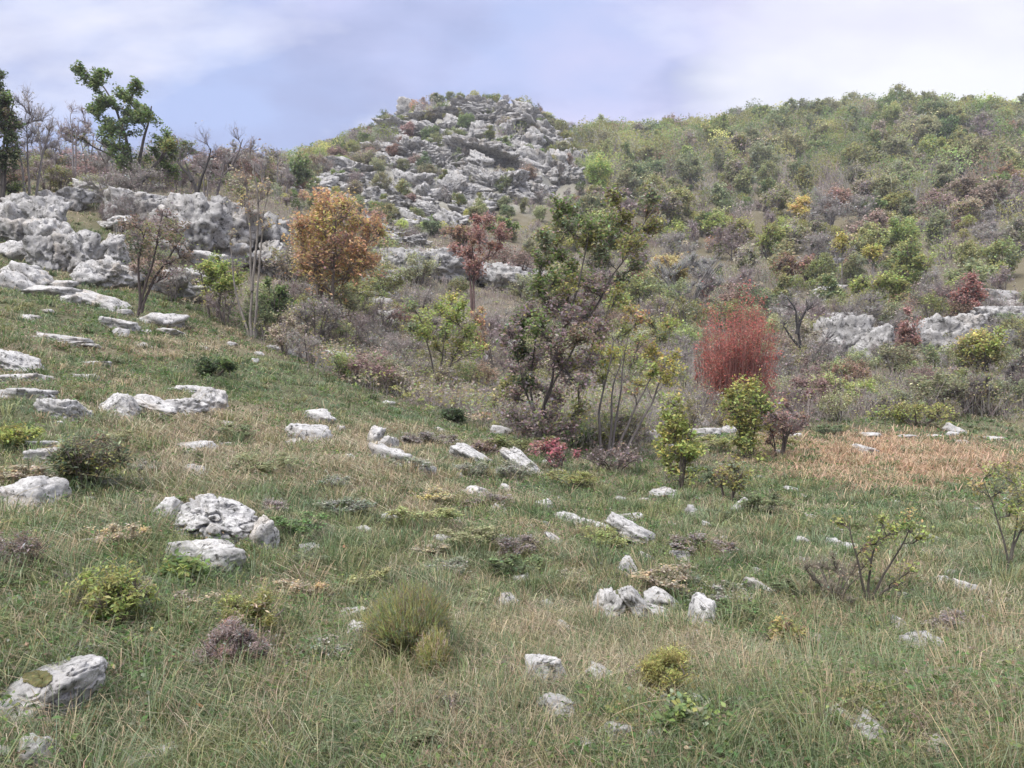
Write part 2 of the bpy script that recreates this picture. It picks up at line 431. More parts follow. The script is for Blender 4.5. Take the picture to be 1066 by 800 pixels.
LEAFK = 1.6; MIXL = .4
def grow(rng, clusters, stems, bark=(.12, .10, .085), leafsize=.05, twl=None, ntw=14, nlf=120, up=.4, r0=.04, twr=.004, sides=6, tw_col=None, leafup=.35, droop=0, asp=.6, split=.25):
    """clusters: list of (centre xyz, radius xyz, colour, leaf density, twig density); stems: list of polylines (world-local)"""
    mt, mw, ml = MB(), MB(), MB()
    bark = np.array(bark); tw_col = bark * 1.25 if tw_col is None else np.array(tw_col)
    nodes, nrad = [], []
    for st in stems:
        st = np.array(st, float)
        # densify
        seg = np.linspace(0, len(st) - 1, max(8, len(st) * 4)); pts = np.stack([np.interp(seg, np.arange(len(st)), st[:, k]) for k in range(3)], 1)
        L = np.linalg.norm(pts[-1] - pts[0]); pts[1:] += rng.normal(0, .008, (len(pts) - 1, 3)) * L
        for _ in range(2): pts[1:-1] = (pts[:-2] + 2 * pts[1:-1] + pts[2:]) / 4
        rad = np.linspace(r0, r0 * .3, len(pts)); rad[0] *= 1.35; pts[0, 2] -= .05 + r0
        tube(mt, pts, rad, bark, sides)
        for p, r in zip(pts[2:], rad[2:]): nodes.append(p); nrad.append(r)
    nodes = [np.array(p) for p in nodes]
    order = sorted(range(len(clusters)), key=lambda i: clusters[i][0][2])
    for i in order:
        c, rd, colr, ld, td = clusters[i]
        c = np.array(c, float); rd = np.array([rd] * 3 if np.isscalar(rd) else rd, float)
        NA = np.array(nodes); d = NA - c
        cost = np.linalg.norm(d, axis=1) + np.maximum(d[:, 2] + .35 * np.linalg.norm(d[:, :2], axis=1), 0) * 2.0
        k = int(np.argmin(cost)); p0 = NA[k]; rr = nrad[k]
        pts = limb_path(p0, c, rng, up)
        rs = max(min(rr * .7, r0 * .6), twr * 1.4); rad = np.linspace(rs, twr * 1.1, len(pts))
        tube(mt, pts, rad, bark, max(3, sides - 2))
        for p, r in zip(pts[2:], rad[2:]): nodes.append(p); nrad.append(r)
        # twigs fan from the end half of the limb
        nt = max(2, int(ntw * td)); R = float(np.mean(rd))
        s = rng.uniform(.3, 1, nt); idx = s * (len(pts) - 1)
        A = np.stack([np.interp(idx, np.arange(len(pts)), pts[:, q]) for q in range(3)], 1)
        dirn = norm(rng.normal(size=(nt, 3)) + np.array([0, 0, up * 1.6]) + .5 * norm(c - p0))
        B = c + dirn * rd * rng.uniform(.55, 1.08, (nt, 1))
        bend = rng.normal(0, .08, (nt, 3)) * R + np.array([0, 0, -.05 * R * (1 - up)])
        spikes(mw, A, B, twr * rng.uniform(.6, 1.1, nt), vary(rng, tw_col, nt, .2, .05), bend)
        # second order twigs
        n2 = nt * 3
        q = rng.integers(0, nt, n2); tt = rng.uniform(.35, .95, (n2, 1))
        A2 = A[q] * (1-tt)**2 + 2 * tt*(1-tt) * ((A[q] + B[q]) / 2 + 2 * bend[q] * .5) + B[q] * tt**2
        B2 = A2 + norm(rng.normal(size=(n2, 3)) + 1.0 * dirn[q] + np.array([0, 0, up])) * rng.uniform(.2, .5, (n2, 1)) * R
        spikes(mw, A2, B2, twr * .5, vary(rng, tw_col, n2, .25, .05))
        nl = int(nlf * ld * LEAFK)
        if nl > 0:
            q = rng.integers(0, nt + n2, nl)
            AA = np.concatenate([A, A2]); BB = np.concatenate([B, B2])
            tt = rng.uniform(.25, 1.05, (nl, 1)); Pp = AA[q] * (1 - tt) + BB[q] * tt + rng.normal(0, leafsize * .7, (nl, 3))
            cb = pcol(colr); pool = np.array([pcol(q_[2]) for q_ in clusters]); mixm = rng.random(nl) < MIXL; cb = np.where(mixm[:, None], pool[rng.integers(0, len(pool), nl)], cb)
            tone = np.exp(.22 * vnoise(Pp * (2.2 / max(R, .05)), 7))[:, None]
            leaves(ml, Pp, leafsize * 1.3 * rng.uniform(.6, 1.25, nl), vary(rng, cb * 1.0, nl, .28, .1) * tone, rng, leafup, asp, droop)
    return mt, mw, ml

def assemble(name, base, mt, mw, ml, label, cat, group=None, leafm=None, crown='crown', trunk='trunk'):
    e = empty(name, base, label, cat, group)
    if mw.V and ml.V: mt.merge(mw)
    t = mt.build(trunk, M_BARK, e, True)
    if mw.V and not ml.V: mw.build('twigs', M_TWIG, e)
    if ml.V: ml.build(crown, leafm or M_LEAF, e)
    return e

def auto_clusters(rng, H, W, ncl, c0, rel, pal, ld=1, td=1, depth=1.0, conical=0, flat=1.0, hollow=.55):
    """clusters packed in an uneven egg-shaped crown"""
    out = []; cz = H * (c0 + (1 - c0) * .5); hz = H * (1 - c0) * .5
    tries = 0; pts = []
    R = rel * min(W, H * (1 - c0)) * .5
    lob = rng.normal(0, 1, (5, 3))
    while len(pts) < ncl and tries < 4000:
        tries += 1
        u = norm(rng.normal(size=3)) * rng.uniform(hollow * .5, 1) ** .5
        f = .92 + .26 * np.sin(2.2 * lob[0] @ u) + .20 * np.sin(4 * lob[1] @ u)
        p = u * f
        wz = 1 - conical * (p[2] * .5 + .5) * .8
        q = np.array([p[0] * (W / 2 - R * .6) * wz, p[1] * (W / 2 - R * .6) * wz * depth, cz + p[2] * (hz - R * .6)])
        if all(np.linalg.norm(q - o) > R * .55 * (1 - tries / 4000) for o in pts): pts.append(q)
    w = np.array([a[1] for a in pal], float); w /= w.sum()
    for q in pts:
        k = rng.choice(len(pal), p=w); rr = R * rng.uniform(.45, 1.35)
        out.append((q, (rr, rr, rr * flat), pal[k][0], ld * rng.uniform(.25, 1.5), td))
    return out

def auto_stems(rng, H, W, n, c0, frac=.75, lean=(0, 0), spread=.5, base=.06):
    st = []
    for i in range(n):
        a = rng.uniform(0, 2 * math.pi) + i * 2.4; b = base * W * (n > 1)
        top = np.array([math.cos(a) * W * .5 * spread * (n > 1) + rng.normal(0, .05) * W + lean[0], math.sin(a) * W * .5 * spread * (n > 1) + lean[1], H * frac * rng.uniform(.85, 1.05)])
        p0 = np.array([math.cos(a) * b, math.sin(a) * b, 0]); m = p0 * .5 + top * .5 + np.array([rng.normal(0, .06) * W, rng.normal(0, .06) * W, H * .03])
        m[:2] = p0[:2] + (top[:2] - p0[:2]) * .35
        st.append([p0, m, top])
    return st

def plant(name, label, cat, px, py, wpx, hpx, pal, seed, group=None, d=None, ncl=24, c0=.2, rel=.5, nstem=1, leaf_px=3.2, nlf=60, ntw=10, up=.4, bark=(.12, .10, .085),
          tw=None, lean=0, spread=.5, conical=0, flat=1., r0=None, ld=1, td=1, frac=.75, droop=0, asp=.6, leafm=None, trunk='trunk', crown='crown', hollow=.55, twpx=.35):
    rng = np.random.default_rng(seed)
    base = ray(px, py) if d is None else at_depth(px, d)
    D = base[1]; s = D / F; H = hpx * s; W = wpx * s
    cl = auto_clusters(rng, H, W, ncl, c0, rel, pal, ld, td, conical=conical, flat=flat, hollow=hollow)
    lx = lean * s
    cl = [((c[0] + np.array([lx * c[0][2] / H, 0, 0])), *c[1:]) for c in cl]
    st = auto_stems(rng, H, W, nstem, c0, frac, (lx * .7, 0), spread)
    mt, mw, ml = grow(rng, cl, st, bark, leaf_px * s, None, ntw, nlf, up, r0 or max(.012 * H, 1.0 * s), max(.0022, twpx * s), 6, tw, droop=droop, asp=asp)
    return assemble(name, base, mt, mw, ml, label, cat, group, leafm, crown, trunk)
# ------------------------------------------------------------------ rocks
_ICO = {}
def ico(n):
    if n not in _ICO:
        import bmesh
        bm = bmesh.new(); bmesh.ops.create_icosphere(bm, subdivisions=n, radius=1)
        V = np.array([v.co[:] for v in bm.verts]); T = np.array([[v.index for v in f.verts] for f in bm.faces]); bm.free()
        _ICO[n] = (norm(V), T)
    return _ICO[n]

def rock_verts(rng, dims, sub=4, facets=13, ledge=.22, sharp=30, rough=.11, pits=.05, strata=0., flutes=0., lump=.10):
    U, T = ico(sub); seed = int(rng.integers(1, 9999))
    fn = norm(rng.normal(size=(facets, 3))); fd = rng.uniform(.62, 1.0, facets)
    fn = np.concatenate([fn, np.eye(3), -np.eye(3)]); fd = np.concatenate([fd, [.95, .95, .85, .95, .95, .8]])
    q = np.maximum(U @ fn.T / fd, 0)
    r = 1 / (np.sum(q ** sharp, 1) ** (1 / sharp))
    V = U * r[:, None]
    o = rng.uniform(-50, 50, 3)
    r2 = lump * fbm(V * 1.3 + o, 3, seed)
    ridge = 1 - np.abs(fbm(V * 2.6 + o, 4, seed + 3)) * 3
    r2 += rough * np.clip(ridge, -1, 1) * .9 + rough * .35 * np.clip(1 - np.abs(fbm(V * 6 - o, 3, seed + 31)) * 4, -.5, 1)
    r2 += rough * .8 * fbm(V * 7 + o, 4, seed + 5, .6)
    if pits:
        n = fbm(V * 4.2 + o, 3, seed + 9); r2 -= pits * np.clip((n - .18) * 5, 0, 1)
        n = fbm(V * 2.4 - o, 2, seed + 19); r2 -= pits * .9 * np.clip(1 - np.abs(n) * 14, 0, 1)
    lv = fbm(V * 2.1 + o * .3, 3, seed + 41) * 5; r2 += ledge * (np.floor(lv) + np.clip((lv - np.floor(lv)) * 6 - 5, 0, 1)) / 5
    if strata:
        s = vnoise(np.stack([V[:, 2] * 5 + .6 * V[:, 0], V[:, 2] * 0 + .3, o[0] + V[:, 0] * .4], 1), seed + 11); r2 += strata * s
    if flutes:
        a = np.arctan2(V[:, 1], V[:, 0]); s = np.abs(vnoise(np.stack([V[:, 0] * 6 + .5 * vnoise(V * 2, 3), V[:, 1] * 6, V[:, 2] * .6], 1) + o, seed + 13)); r2 -= flutes * np.clip(1 - s * 3.2, 0, 1)
    V = V * (1 + r2[:, None]) * np.array(dims) / 2
    return V, T

ROCKS = []; FOOT = []
def rock(px, py, w, h, ang=0, label=None, mat=None, depthk=1.0, sub=None, d=None, sink=.36, name='rock', cat='rock', group=None, dy=0, seed=None, yaw=None, **kw):
    """px,py centre of the visible stone in the photo, w,h its size there, ang its tilt (clockwise)"""
    i = len(ROCKS); rng = np.random.default_rng(seed or (9000 + i * 13))
    base = ray(px, py + h * .42) if d is None else at_depth(px, d)
    s = base[1] / F
    W = w * s; Hh = h * s
    if w * h < 900 and d is None: W *= 1.2; Hh *= 1.3
    if sub is None: sub = 5 if w * h > 1100 else (4 if w * h > 130 else 3)
    V, T = rock_verts(rng, (W * 1.08, max(W, Hh) * depthk, Hh * 1.15), sub, **kw)
    a = math.radians(ang); c, sn = math.cos(a), math.sin(a)
    if yaw is None: yaw = rng.uniform(-.35, .35)
    V = np.stack([V[:, 0] * math.cos(yaw) - V[:, 1] * math.sin(yaw), V[:, 0] * math.sin(yaw) + V[:, 1] * math.cos(yaw), V[:, 2]], 1)
    V = np.stack([V[:, 0] * c + V[:, 2] * sn, V[:, 1], -V[:, 0] * sn + V[:, 2] * c], 1)
    mb = MB(); mb.add(V, None, T, (.5, .5, .5))
    cz = base[2] + Hh * (.5 - sink)
    loc = (base[0], base[1] + Hh * .3, cz)
    o = mb.build(name, mat or M_ROCK, None, True, loc)
    if (mat or M_ROCK) != M_ROCKF:
        pass
    tag(o, label, cat, group); o['_px'] = float(px); o['_py'] = float(py); o['_w'] = float(w * h)
    if base[1] < 30: FOOT.append((loc[0], loc[1] - .08 * Hh, W * .42, max(W, Hh) * depthk * .38))
    ROCKS.append(o); return o

HERO = dict(depthk=.8)
# foreground boulders
MOSSY = rock(32, 708, 124, 72, -16, 'large smooth pale boulder with a mossy hollow at the bottom left edge', facets=16, sharp=9, ledge=.06, rough=.03, pits=.12, depthk=1.0, lump=.08, sub=6, sink=.47)
rock(216, 537, 104, 54, 6, 'big black pitted and cracked boulder standing over a smoother slab', M_ROCKP, rough=.06, pits=.30, ledge=.10, sub=6, depthk=.8, facets=16, sharp=12, lump=.16, sink=.2, dy=0, seed=21)
rock(214, 576, 92, 40, -3, 'smooth pale grey slab lying in front of the black pitted boulder', facets=10, rough=.025, sub=5, depthk=.45, sink=.25)
rock(271, 556, 24, 34, 10, 'rounded pale stone leaning on the right end of the black pitted boulder', sub=4)
rock(173, 530, 24, 26, 0, 'bluish grey block wedged at the left end of the black pitted boulder', sub=4)
rock(24, 507, 58, 48, 12, 'big angular white boulder with a dark notch, left of the dark juniper bush', facets=8, sub=5, rough=.03)
rock(46, 474, 30, 15, 0, 'flat white stone just behind the big angular white boulder')
rock(47, 462, 26, 8, 0, 'thin white stone topmost behind the angular white boulder')
rock(566, 702, 42, 44, -12, 'grey boulder with a pointed top in the middle foreground', facets=8, sub=5, rough=.03, sink=.3)
rock(582, 733, 40, 24, 10, 'low grey block directly below the pointed grey boulder', sub=5)
rock(634, 628, 24, 38, 22, 'upright white fang-shaped stone, leftmost of the foreground white cluster', facets=8, sub=5, sink=.3)
rock(664, 632, 58, 18, 52, 'long white stone sloping down right beside the fang-shaped stone', facets=9, sub=5, sink=.15)
rock(690, 623, 32, 17, 15, 'flat white slab with a shadowed edge, right end of the foreground cluster', facets=9)
rock(686, 637, 22, 9, 20, 'small low stone tucked below the flat white slab')
rock(733, 640, 25, 30, 10, 'chunky white stone with dark cracks right of the foreground cluster', M_ROCKP, facets=10, sink=.3)
rock(725, 662, 9, 12, 0, 'tiny white stone below the chunky cracked stone')
rock(632, 711, 36, 16, 28, 'low mottled stone half buried right of the pointed grey boulder', M_ROCKP)
rock(371, 661, 17, 21, 0, 'small upright pale stone under the olive broom bush', facets=7)
rock(368, 637, 30, 7, -8, 'mossy flat stone just above the small upright pale stone')
rock(528, 627, 25, 14, 20, 'pale low stone alone between the broom and the white cluster')
rock(588, 655, 17, 9, 30, 'small tilted stone left below the fang-shaped stone')
rock(790, 609, 22, 10, 15, 'white stone alone left of the twiggy sapling', facets=8)
rock(848, 668, 28, 14, 22, 'white stone in the grass below the twiggy sapling', facets=8)
rock(945, 657, 22, 14, 32, 'white stone on the upper left of the cracked pair', facets=8)
rock(965, 674, 30, 24, 15, 'white block with a dark crack, lower of the pair at the right', facets=8, seed=5)
rock(920, 716, 20, 14, 25, 'weathered white stone in the grass below the cracked pair', M_ROCKP)
rock(880, 749, 38, 15, 28, 'long low pale stone near the bottom right')
rock(917, 762, 44, 11, 22, 'thin pale slab continuing the long low stone to the right')
rock(907, 748, 18, 8, 40, 'small tan stone just above the thin pale slab')
rock(983, 780, 22, 17, 20, 'pale stone at the bottom edge toward the right corner')
rock(1056, 711, 18, 10, 30, 'white stone by the right edge in dry tan grass')
rock(35, 783, 30, 28, 0, 'rough pale stone low in the bottom left corner', M_ROCKP)
rock(4, 742, 18, 8, -15, 'small white stone cut by the left edge below the mossy boulder')
rock(197, 694, 16, 12, 0, 'small whitish stone right of the mossy boulder', M_ROCKP)
rock(152, 790, 44, 15, 0, 'grey stone sunk in the herbs at the bottom edge', M_ROCKP)
# band across the middle left
rock(118, 420, 40, 36, 25, 'rugged white rock at the left end of the white rib', M_ROCKP, facets=11, pits=.06, sub=5)
rock(156, 420, 52, 20, 20, 'low middle hump of the white rib', facets=10, sub=5)
rock(186, 421, 44, 22, -5, 'pointed white rock in the right half of the white rib', facets=9, sub=5)
rock(214, 416, 28, 28, 0, 'squarish grey rock ending the white rib on the right', sub=5)
rock(197, 405, 38, 8, 5, 'thin slab reaching left from the squarish grey rock')
rock(62, 424, 44, 28, 5, 'white rock full of black holes left of the white rib', M_ROCKP, pits=.12, sub=5)
rock(25, 410, 40, 12, 6, 'flat white ledge just above left of the holed rock')
rock(21, 394, 36, 11, -5, 'second flat white ledge up the slope at the left edge')
rock(12, 374, 52, 26, 18, 'broad stepped white rock cut by the left edge', strata=.06, sub=5)
rock(203, 467, 30, 14, 0, 'dull stone half hidden in tan grass above the black pitted boulder')
rock(199, 490, 24, 14, 15, 'pale stone in tan grass just above the black pitted boulder')
rock(237, 463, 8, 5, 0, 'tiny white stone in the tan grass below the white rib')
rock(101, 563, 24, 9, 0, 'pinkish flat stone left of the black pitted boulder')
rock(332, 433, 26, 15, -5, 'blocky white stone on the green rise', facets=8)
rock(319, 451, 34, 17, 5, 'wide white stone just below the blocky one on the green rise', facets=9)
rock(303, 460, 13, 6, 0, 'little white stone at the left of the wide white stone')
rock(389, 453, 13, 20, 10, 'narrow upright white stone, top of the broken outcrop', pits=.05)
rock(391, 464, 11, 8, 0, 'small lump under the narrow upright stone')
rock(405, 462, 14, 16, 25, 'mossy white stone in the middle of the broken outcrop', M_ROCKP)
rock(409, 477, 34, 17, 18, 'widest white slab at the foot of the broken outcrop', facets=9)
rock(444, 489, 15, 16, 60, 'thin leaning stone right of the broken outcrop')
rock(457, 448, 15, 8, 10, 'small stone in green turf up right of the broken outcrop')
rock(493, 477, 40, 13, 30, 'jagged white stone sloping down right under the purple shrub', M_ROCKP)
rock(493, 512, 32, 12, 5, 'low grey stone in grass below the jagged sloping stone')
rock(526, 509, 15, 8, 25, 'slim pinkish stone right of the low grey stone')
rock(521, 448, 18, 13, 5, 'two-humped grey stone left of the central tree base')
rock(547, 486, 54, 17, 40, 'long bright white stone sloping down right before the central tree', M_ROCK, facets=10, sub=5, sink=.1)
rock(568, 526, 20, 12, 10, 'rough white stone at the head of the long low rib')
rock(584, 521, 10, 7, 20, 'small white stone beside the head of the long low rib')
rock(598, 541, 32, 8, 18, 'thin first piece of the long low rib')
rock(622, 549, 30, 10, 15, 'rounded second piece of the long low rib')
rock(656, 538, 24, 9, 5, 'pale lump just above the bright end of the low rib')
rock(660, 555, 46, 18, 26, 'bright white slab ending the long low rib', facets=9, sub=5)
rock(654, 590, 15, 21, 0, 'upright white stone with a dark slit below the low rib', facets=8)
rock(709, 579, 18, 8, 0, 'flat pinkish stone right below the bright slab')
rock(578, 561, 26, 5, 35, 'narrow sliver of stone left below the low rib')
rock(690, 514, 28, 8, -5, 'pale stone at the foot of the column of yellow-green leaves')
rock(720, 531, 10, 11, 0, 'small round pale stone right of the leafy column')
rock(777, 529, 18, 17, 50, 'leaning grey stone under the brown bush edge', M_ROCKP)
rock(828, 454, 10, 7, 0, 'small white stone left of the russet grass', facets=8)
rock(901, 469, 20, 9, 20, 'white stone standing in the russet grass')
rock(907, 452, 18, 4, 0, 'thin grey stone behind the russet grass, left')
rock(944, 455, 20, 5, 0, 'pale flat stone behind the russet grass, middle')
rock(971, 454, 14, 5, 0, 'flat stone behind the russet grass, right')
rock(994, 447, 15, 8, 25, 'tilted white stone at the right of the flat stones behind the russet grass')
rock(1006, 461, 15, 5, 10, 'small pale stone at the right end of the russet grass')
rock(1037, 456, 20, 4, 3, 'long thin white stone by the right edge behind the russet grass')
# pale boulders seen under the slim multi-stem tree
rock(667, 420, 30, 26, -10, 'white upright boulder behind the slim multi-stem tree', facets=9)
rock(683, 435, 22, 18, 0, 'grey boulder right of the white upright boulder')
rock(652, 428, 18, 13, 0, 'pale boulder between stems of the slim tree')
rock(627, 432, 20, 11, 0, 'flat pale boulder left of the slim tree stems')
rock(606, 434, 14, 9, 0, 'small white boulder right of the purple tree')
rock(611, 448, 16, 7, 10, 'long white stone in green leaves right of the purple tree')
rock(687, 455, 30, 14, 0, 'low grey boulder right of the slim tree base')
rock(726, 437, 17, 12, 0, 'round white boulder left of the red bush')
rock(734, 451, 28, 12, 0, 'smooth long white boulder below the red bush')
rock(758, 447, 14, 9, 0, 'small white boulder at the foot of the red bush')

# scattered stones, each small in the photo
SMALL = [(0,'meadow',[(354,446,7,6,0),(365,476,10,7,0),(380,482,8,6,0),(476,495,8,7,0),(470,459,7,4,0),(404,419,11,4,10),(536,442,8,6,0),(603,461,12,4,0),(572,483,11,8,0),(637,545,14,6,20),
  (669,521,9,5,0),(645,520,11,6,10),(633,532,6,6,0),(788,594,11,5,20),(766,627,7,5,0),(796,649,6,5,0),(844,538,12,5,15),(829,511,18,6,20),(933,523,8,4,0),(887,570,13,10,10),(877,553,11,6,20),
  (809,542,8,7,0),(964,558,10,5,0),(964,568,11,5,0),(968,577,15,6,10),(1041,575,9,5,0),(990,596,11,5,0),(943,570,9,8,0),(991,714,9,6,0),(1011,612,20,9,15),(984,603,15,6,0),(810,630,10,5,0),
  (1035,630,15,7,0),(919,687,7,5,0),(811,470,8,4,0),(1020,530,9,4,0),(1048,520,8,4,10),(755,560,9,5,0),(735,545,10,4,20),(860,600,8,4,0),(700,545,8,4,10),(551,548,8,4,10),(438,520,10,5,0),(450,610,9,5,0),
  (560,600,8,5,0),(1025,670,9,6,0),(940,620,9,5,0),(870,630,8,5,0),(780,700,9,6,0),(820,720,8,5,0),(520,560,8,4,0),(345,530,8,4,0),(90,520,9,5,0),(140,500,10,5,0)]),
 (1,'slope',[(58,352,42,8,8),(79,357,30,6,5),(98,380,22,8,0),(86,393,16,8,0),(151,361,13,5,30),(265,375,8,4,0),(118,336,32,9,12),(124,346,15,8,0),(49,324,10,5,0),(70,312,15,10,0),(53,303,44,12,8),(60,295,24,9,5),
  (109,312,56,17,16),(168,332,36,15,3),(176,345,22,6,5),(14,281,24,18,10),(8,293,30,20,38),(30,330,14,6,0),(150,345,10,5,0),(210,362,12,5,10),(240,358,10,5,0),(270,368,9,4,0),(285,362,12,6,0),(130,325,12,6,0)]),
 (2,'thicket',[(315,369,19,13,0),(302,368,11,9,0),(342,373,32,18,10),(387,378,12,8,0),(400,381,15,7,5),(430,387,15,8,5),(412,372,9,13,0),(457,389,9,6,0),(470,395,11,8,10),(455,405,9,6,0),(482,377,10,6,0),(484,386,18,10,0),
  (397,316,17,18,0),(379,309,18,14,0),(399,305,15,7,0),(420,339,14,9,0),(359,293,15,9,0),(402,331,28,18,0),(422,357,24,14,0),(516,354,12,7,0),(536,367,9,14,0),(549,354,15,10,0),(538,363,15,22,0),
  (672,316,26,11,10),(695,320,16,14,0),(702,332,15,22,0),(669,350,18,14,0),(796,308,10,5,0),(999,388,9,5,0),(957,414,14,6,0),(883,421,12,12,0),(790,385,10,6,0),(560,395,12,8,0),(515,400,10,6,0),(590,405,12,7,0),
  (440,360,14,8,0),(458,350,12,8,0),(375,345,14,9,0),(350,330,14,10,0),(500,372,12,8,0)])]
for zi, zn, lst in SMALL:
    for (x, y, w, h, a) in lst:
        o = rock(x, y, w, h, a, None, M_ROCK if (x + y) % 3 else M_ROCKP, facets=9, group={'meadow': 'small pale stones strewn over the grass', 'slope': 'pale stones on the upper left slope', 'thicket': 'pale boulders among the thicket'}[zn], name='stone', cat='stone')
        o['_zone'] = zn
# left outcrop: rounded and fluted limestone blocks
for (x, y, w, h, a, fl, lab) in [
    (44,226,34,38,0,.06,'tall rounded grey boulder of the left outcrop'), (18,214,28,26,0,.03,'rough grey boulder at the left end of the outcrop'), (68,207,34,22,5,0,'rounded boulder on top of the left outcrop'),
    (53,211,16,14,0,0,'small boulder left of the topmost rounded boulder'), (92,202,30,18,0,0,'brownish flat boulder right of the topmost rounded boulder'), (130,217,52,34,5,.06,'wide rugged white boulder at the crest above the cave'),
    (124,235,36,9,0,0,'flat slab roofing the small cave'), (192,232,64,54,5,.07,'smooth pale rock wall, its left part'), (230,238,62,50,5,.06,'smooth pale rock wall, its middle part'), (264,248,52,44,8,.05,'smooth pale rock wall, its right part'),
    (38,248,26,24,0,0,'round boulder below the tall rounded one'), (62,244,20,16,0,0,'small round boulder in the outcrop hollow'), (15,243,30,24,0,.03,'grey boulder stacked at the left edge of the outcrop'),
    (40,262,28,34,10,.04,'leaning grey boulder left of the striped block'), (71,261,42,46,12,.12,'big block with vertical stripes in the left outcrop'), (15,262,26,14,0,0,'low stone at the left edge under the outcrop'),
    (101,273,18,10,0,0,'small stone on the ledge above the long low wall'), (87,287,28,17,0,.08,'left end block of the long low wall'), (110,288,30,19,0,.08,'middle block of the long low wall'), (131,289,22,18,0,.05,'right end block of the long low wall'),
    (142,260,14,10,0,0,'little white block left of the dark brown tree'), (112,263,22,24,5,.05,'grey block right of the striped block'), (176,297,34,20,5,.06,'pale block right of the leaning dark tree'), (200,290,24,10,20,0,'tilted slab right of the leaning dark tree'),
    (195,306,26,12,0,.04,'low block under the tilted slab'), (278,269,24,34,0,.05,'pale rock seen left of the orange tree'), (158,224,34,28,0,.05,'pale boulder between the crest and the smooth wall'), (30,290,26,14,30,0,'slanting stone under the outcrop at the left'),
    (240,268,30,16,0,.05,'low ledge at the foot of the smooth wall'), (170,262,26,18,0,.05,'shadowed block under the smooth wall'), (215,272,24,14,0,.03,'small block under the smooth wall'), (6,228,20,20,0,.03,'dark boulder cut by the left edge of the photo')]:
    rock(x, y, w * 1.15, h * 1.15, a, lab, M_ROCKF if w * h > 700 else M_ROCK, ledge=.42, sharp=44, pits=.02, strata=.03, flutes=fl * 2.0, facets=9, rough=.10, lump=.06, depthk=.9, sub=5 if w * h > 500 else 4, name='boulder', cat='boulder', sink=.12, group='boulders of the left outcrop')
# limestone band across the middle and the right
for (x, y, w, h, a, fl, lab) in [
    (412,276,40,30,0,.06,'left block of the pale cliff band behind the lime tree'), (452,277,52,26,3,.05,'broad block of the pale cliff band behind the pink tree'), (480,272,30,18,5,.04,'upper block of the pale cliff band'),
    (522,290,52,24,10,.05,'right block of the pale cliff band'), (545,289,36,20,14,.03,'last block of the cliff band left of the central tree'), (395,296,26,16,0,.04,'low block under the cliff band on the left'),
    (880,356,40,40,0,.12,'grey fluted rock face right of the dead tree'), (882,335,22,9,0,0,'pale cap stone on the grey fluted rock face'), (919,361,34,34,0,.08,'pale rock face left of the salmon red tree'), (978,355,44,36,0,.09,'holed rock face right of the salmon red tree'),
    (935,341,18,10,0,.04,'pale stone just behind the salmon red tree'), (1042,313,30,11,5,.04,'upper pale ledge near the right edge'), (1040,332,38,19,0,.07,'middle pale ledge near the right edge'), (1060,324,22,12,0,.04,'short pale ledge cut by the right edge'),
    (1058,355,24,13,0,.05,'lowest pale ledge at the right edge'), (860,277,34,7,0,.04,'faint pale rock high among bare trees'), (856,293,13,12,0,0,'small pale rock below the faint high rock'), (862,306,20,9,0,0,'pale rock beneath yellow-leaved bushes'),
    (1010,345,24,18,0,.05,'grey block between the holed face and the ledges'), (1000,372,30,16,0,.05,'low grey block beneath the red round tree'), (905,372,20,14,0,.05,'low block below the pale rock face'), (812,330,18,9,0,.03,'pale stone left of the dead tree')]:
    rock(x, y, w * 1.3, h * 1.3, a, lab, M_ROCKF, flutes=fl * 1.5, facets=9, rough=.15, strata=.05, lump=.18, depthk=.8, sub=5 if w * h > 400 else 4, name='boulder', cat='boulder', sink=.12, group='limestone blocks of the middle cliff bands')

# rocky summit
PK = [(300,196,30,8,5),(320,190,34,12,0),(345,182,36,14,0),(368,172,34,16,0),(372,196,34,20,8),(352,206,26,12,0),(390,212,34,18,8),(400,232,44,20,10),(425,248,40,16,5),(380,228,22,10,0),(400,150,30,14,0),(420,132,36,14,0),(445,119,40,14,0),(470,114,40,16,0),(495,111,44,18,0),(520,113,42,18,5),(545,120,38,18,10),(566,134,34,18,20),(588,152,28,16,20),(605,160,24,12,10),(455,128,62,22,8),(505,122,44,18,0),(532,140,40,22,20),(430,150,50,24,12),(500,150,66,28,15),(455,165,46,22,5),(548,165,36,28,10),(520,182,50,34,10),(470,190,44,28,-5),(430,178,34,26,0),(420,205,46,18,10),(455,215,40,22,12),
  (405,230,40,14,15),(486,212,34,18,0),(575,168,34,24,20),(598,160,26,20,25),(560,190,26,18,0),(395,192,24,16,0),(410,165,30,14,0),(510,205,26,14,0),(385,180,22,10,0),(440,135,24,12,0),(350,183,20,8,0),(320,184,28,8,0),(335,200,18,7,0),(480,138,34,16,12),
  (590,178,22,14,0),(545,150,26,16,20),(400,215,24,14,10),(440,195,24,16,0),(490,175,30,20,10),(520,160,28,16,10),(465,150,28,14,6),(375,168,20,7,0),(360,190,16,7,0),(535,200,22,12,0),(447,240,20,8,0),(417,242,22,7,0)]
for k, (x, y, w, h, a) in enumerate(PK):
    o = rock(x, y + 3, w * 1.15, h * (.7 if y < 125 else .95), a * .6, None, M_ROCKF, flutes=.20, rough=.16, lump=.25, ledge=.5, strata=.07, pits=.08, facets=9, yaw=0., depthk=1.0, sub=5 if w < 40 else 6, name='crag', cat='crag', sink=.45, group='limestone crags of the rocky summit')
    o['_zone'] = 'summit'
rr_ = np.random.default_rng(77)
cnt = 0
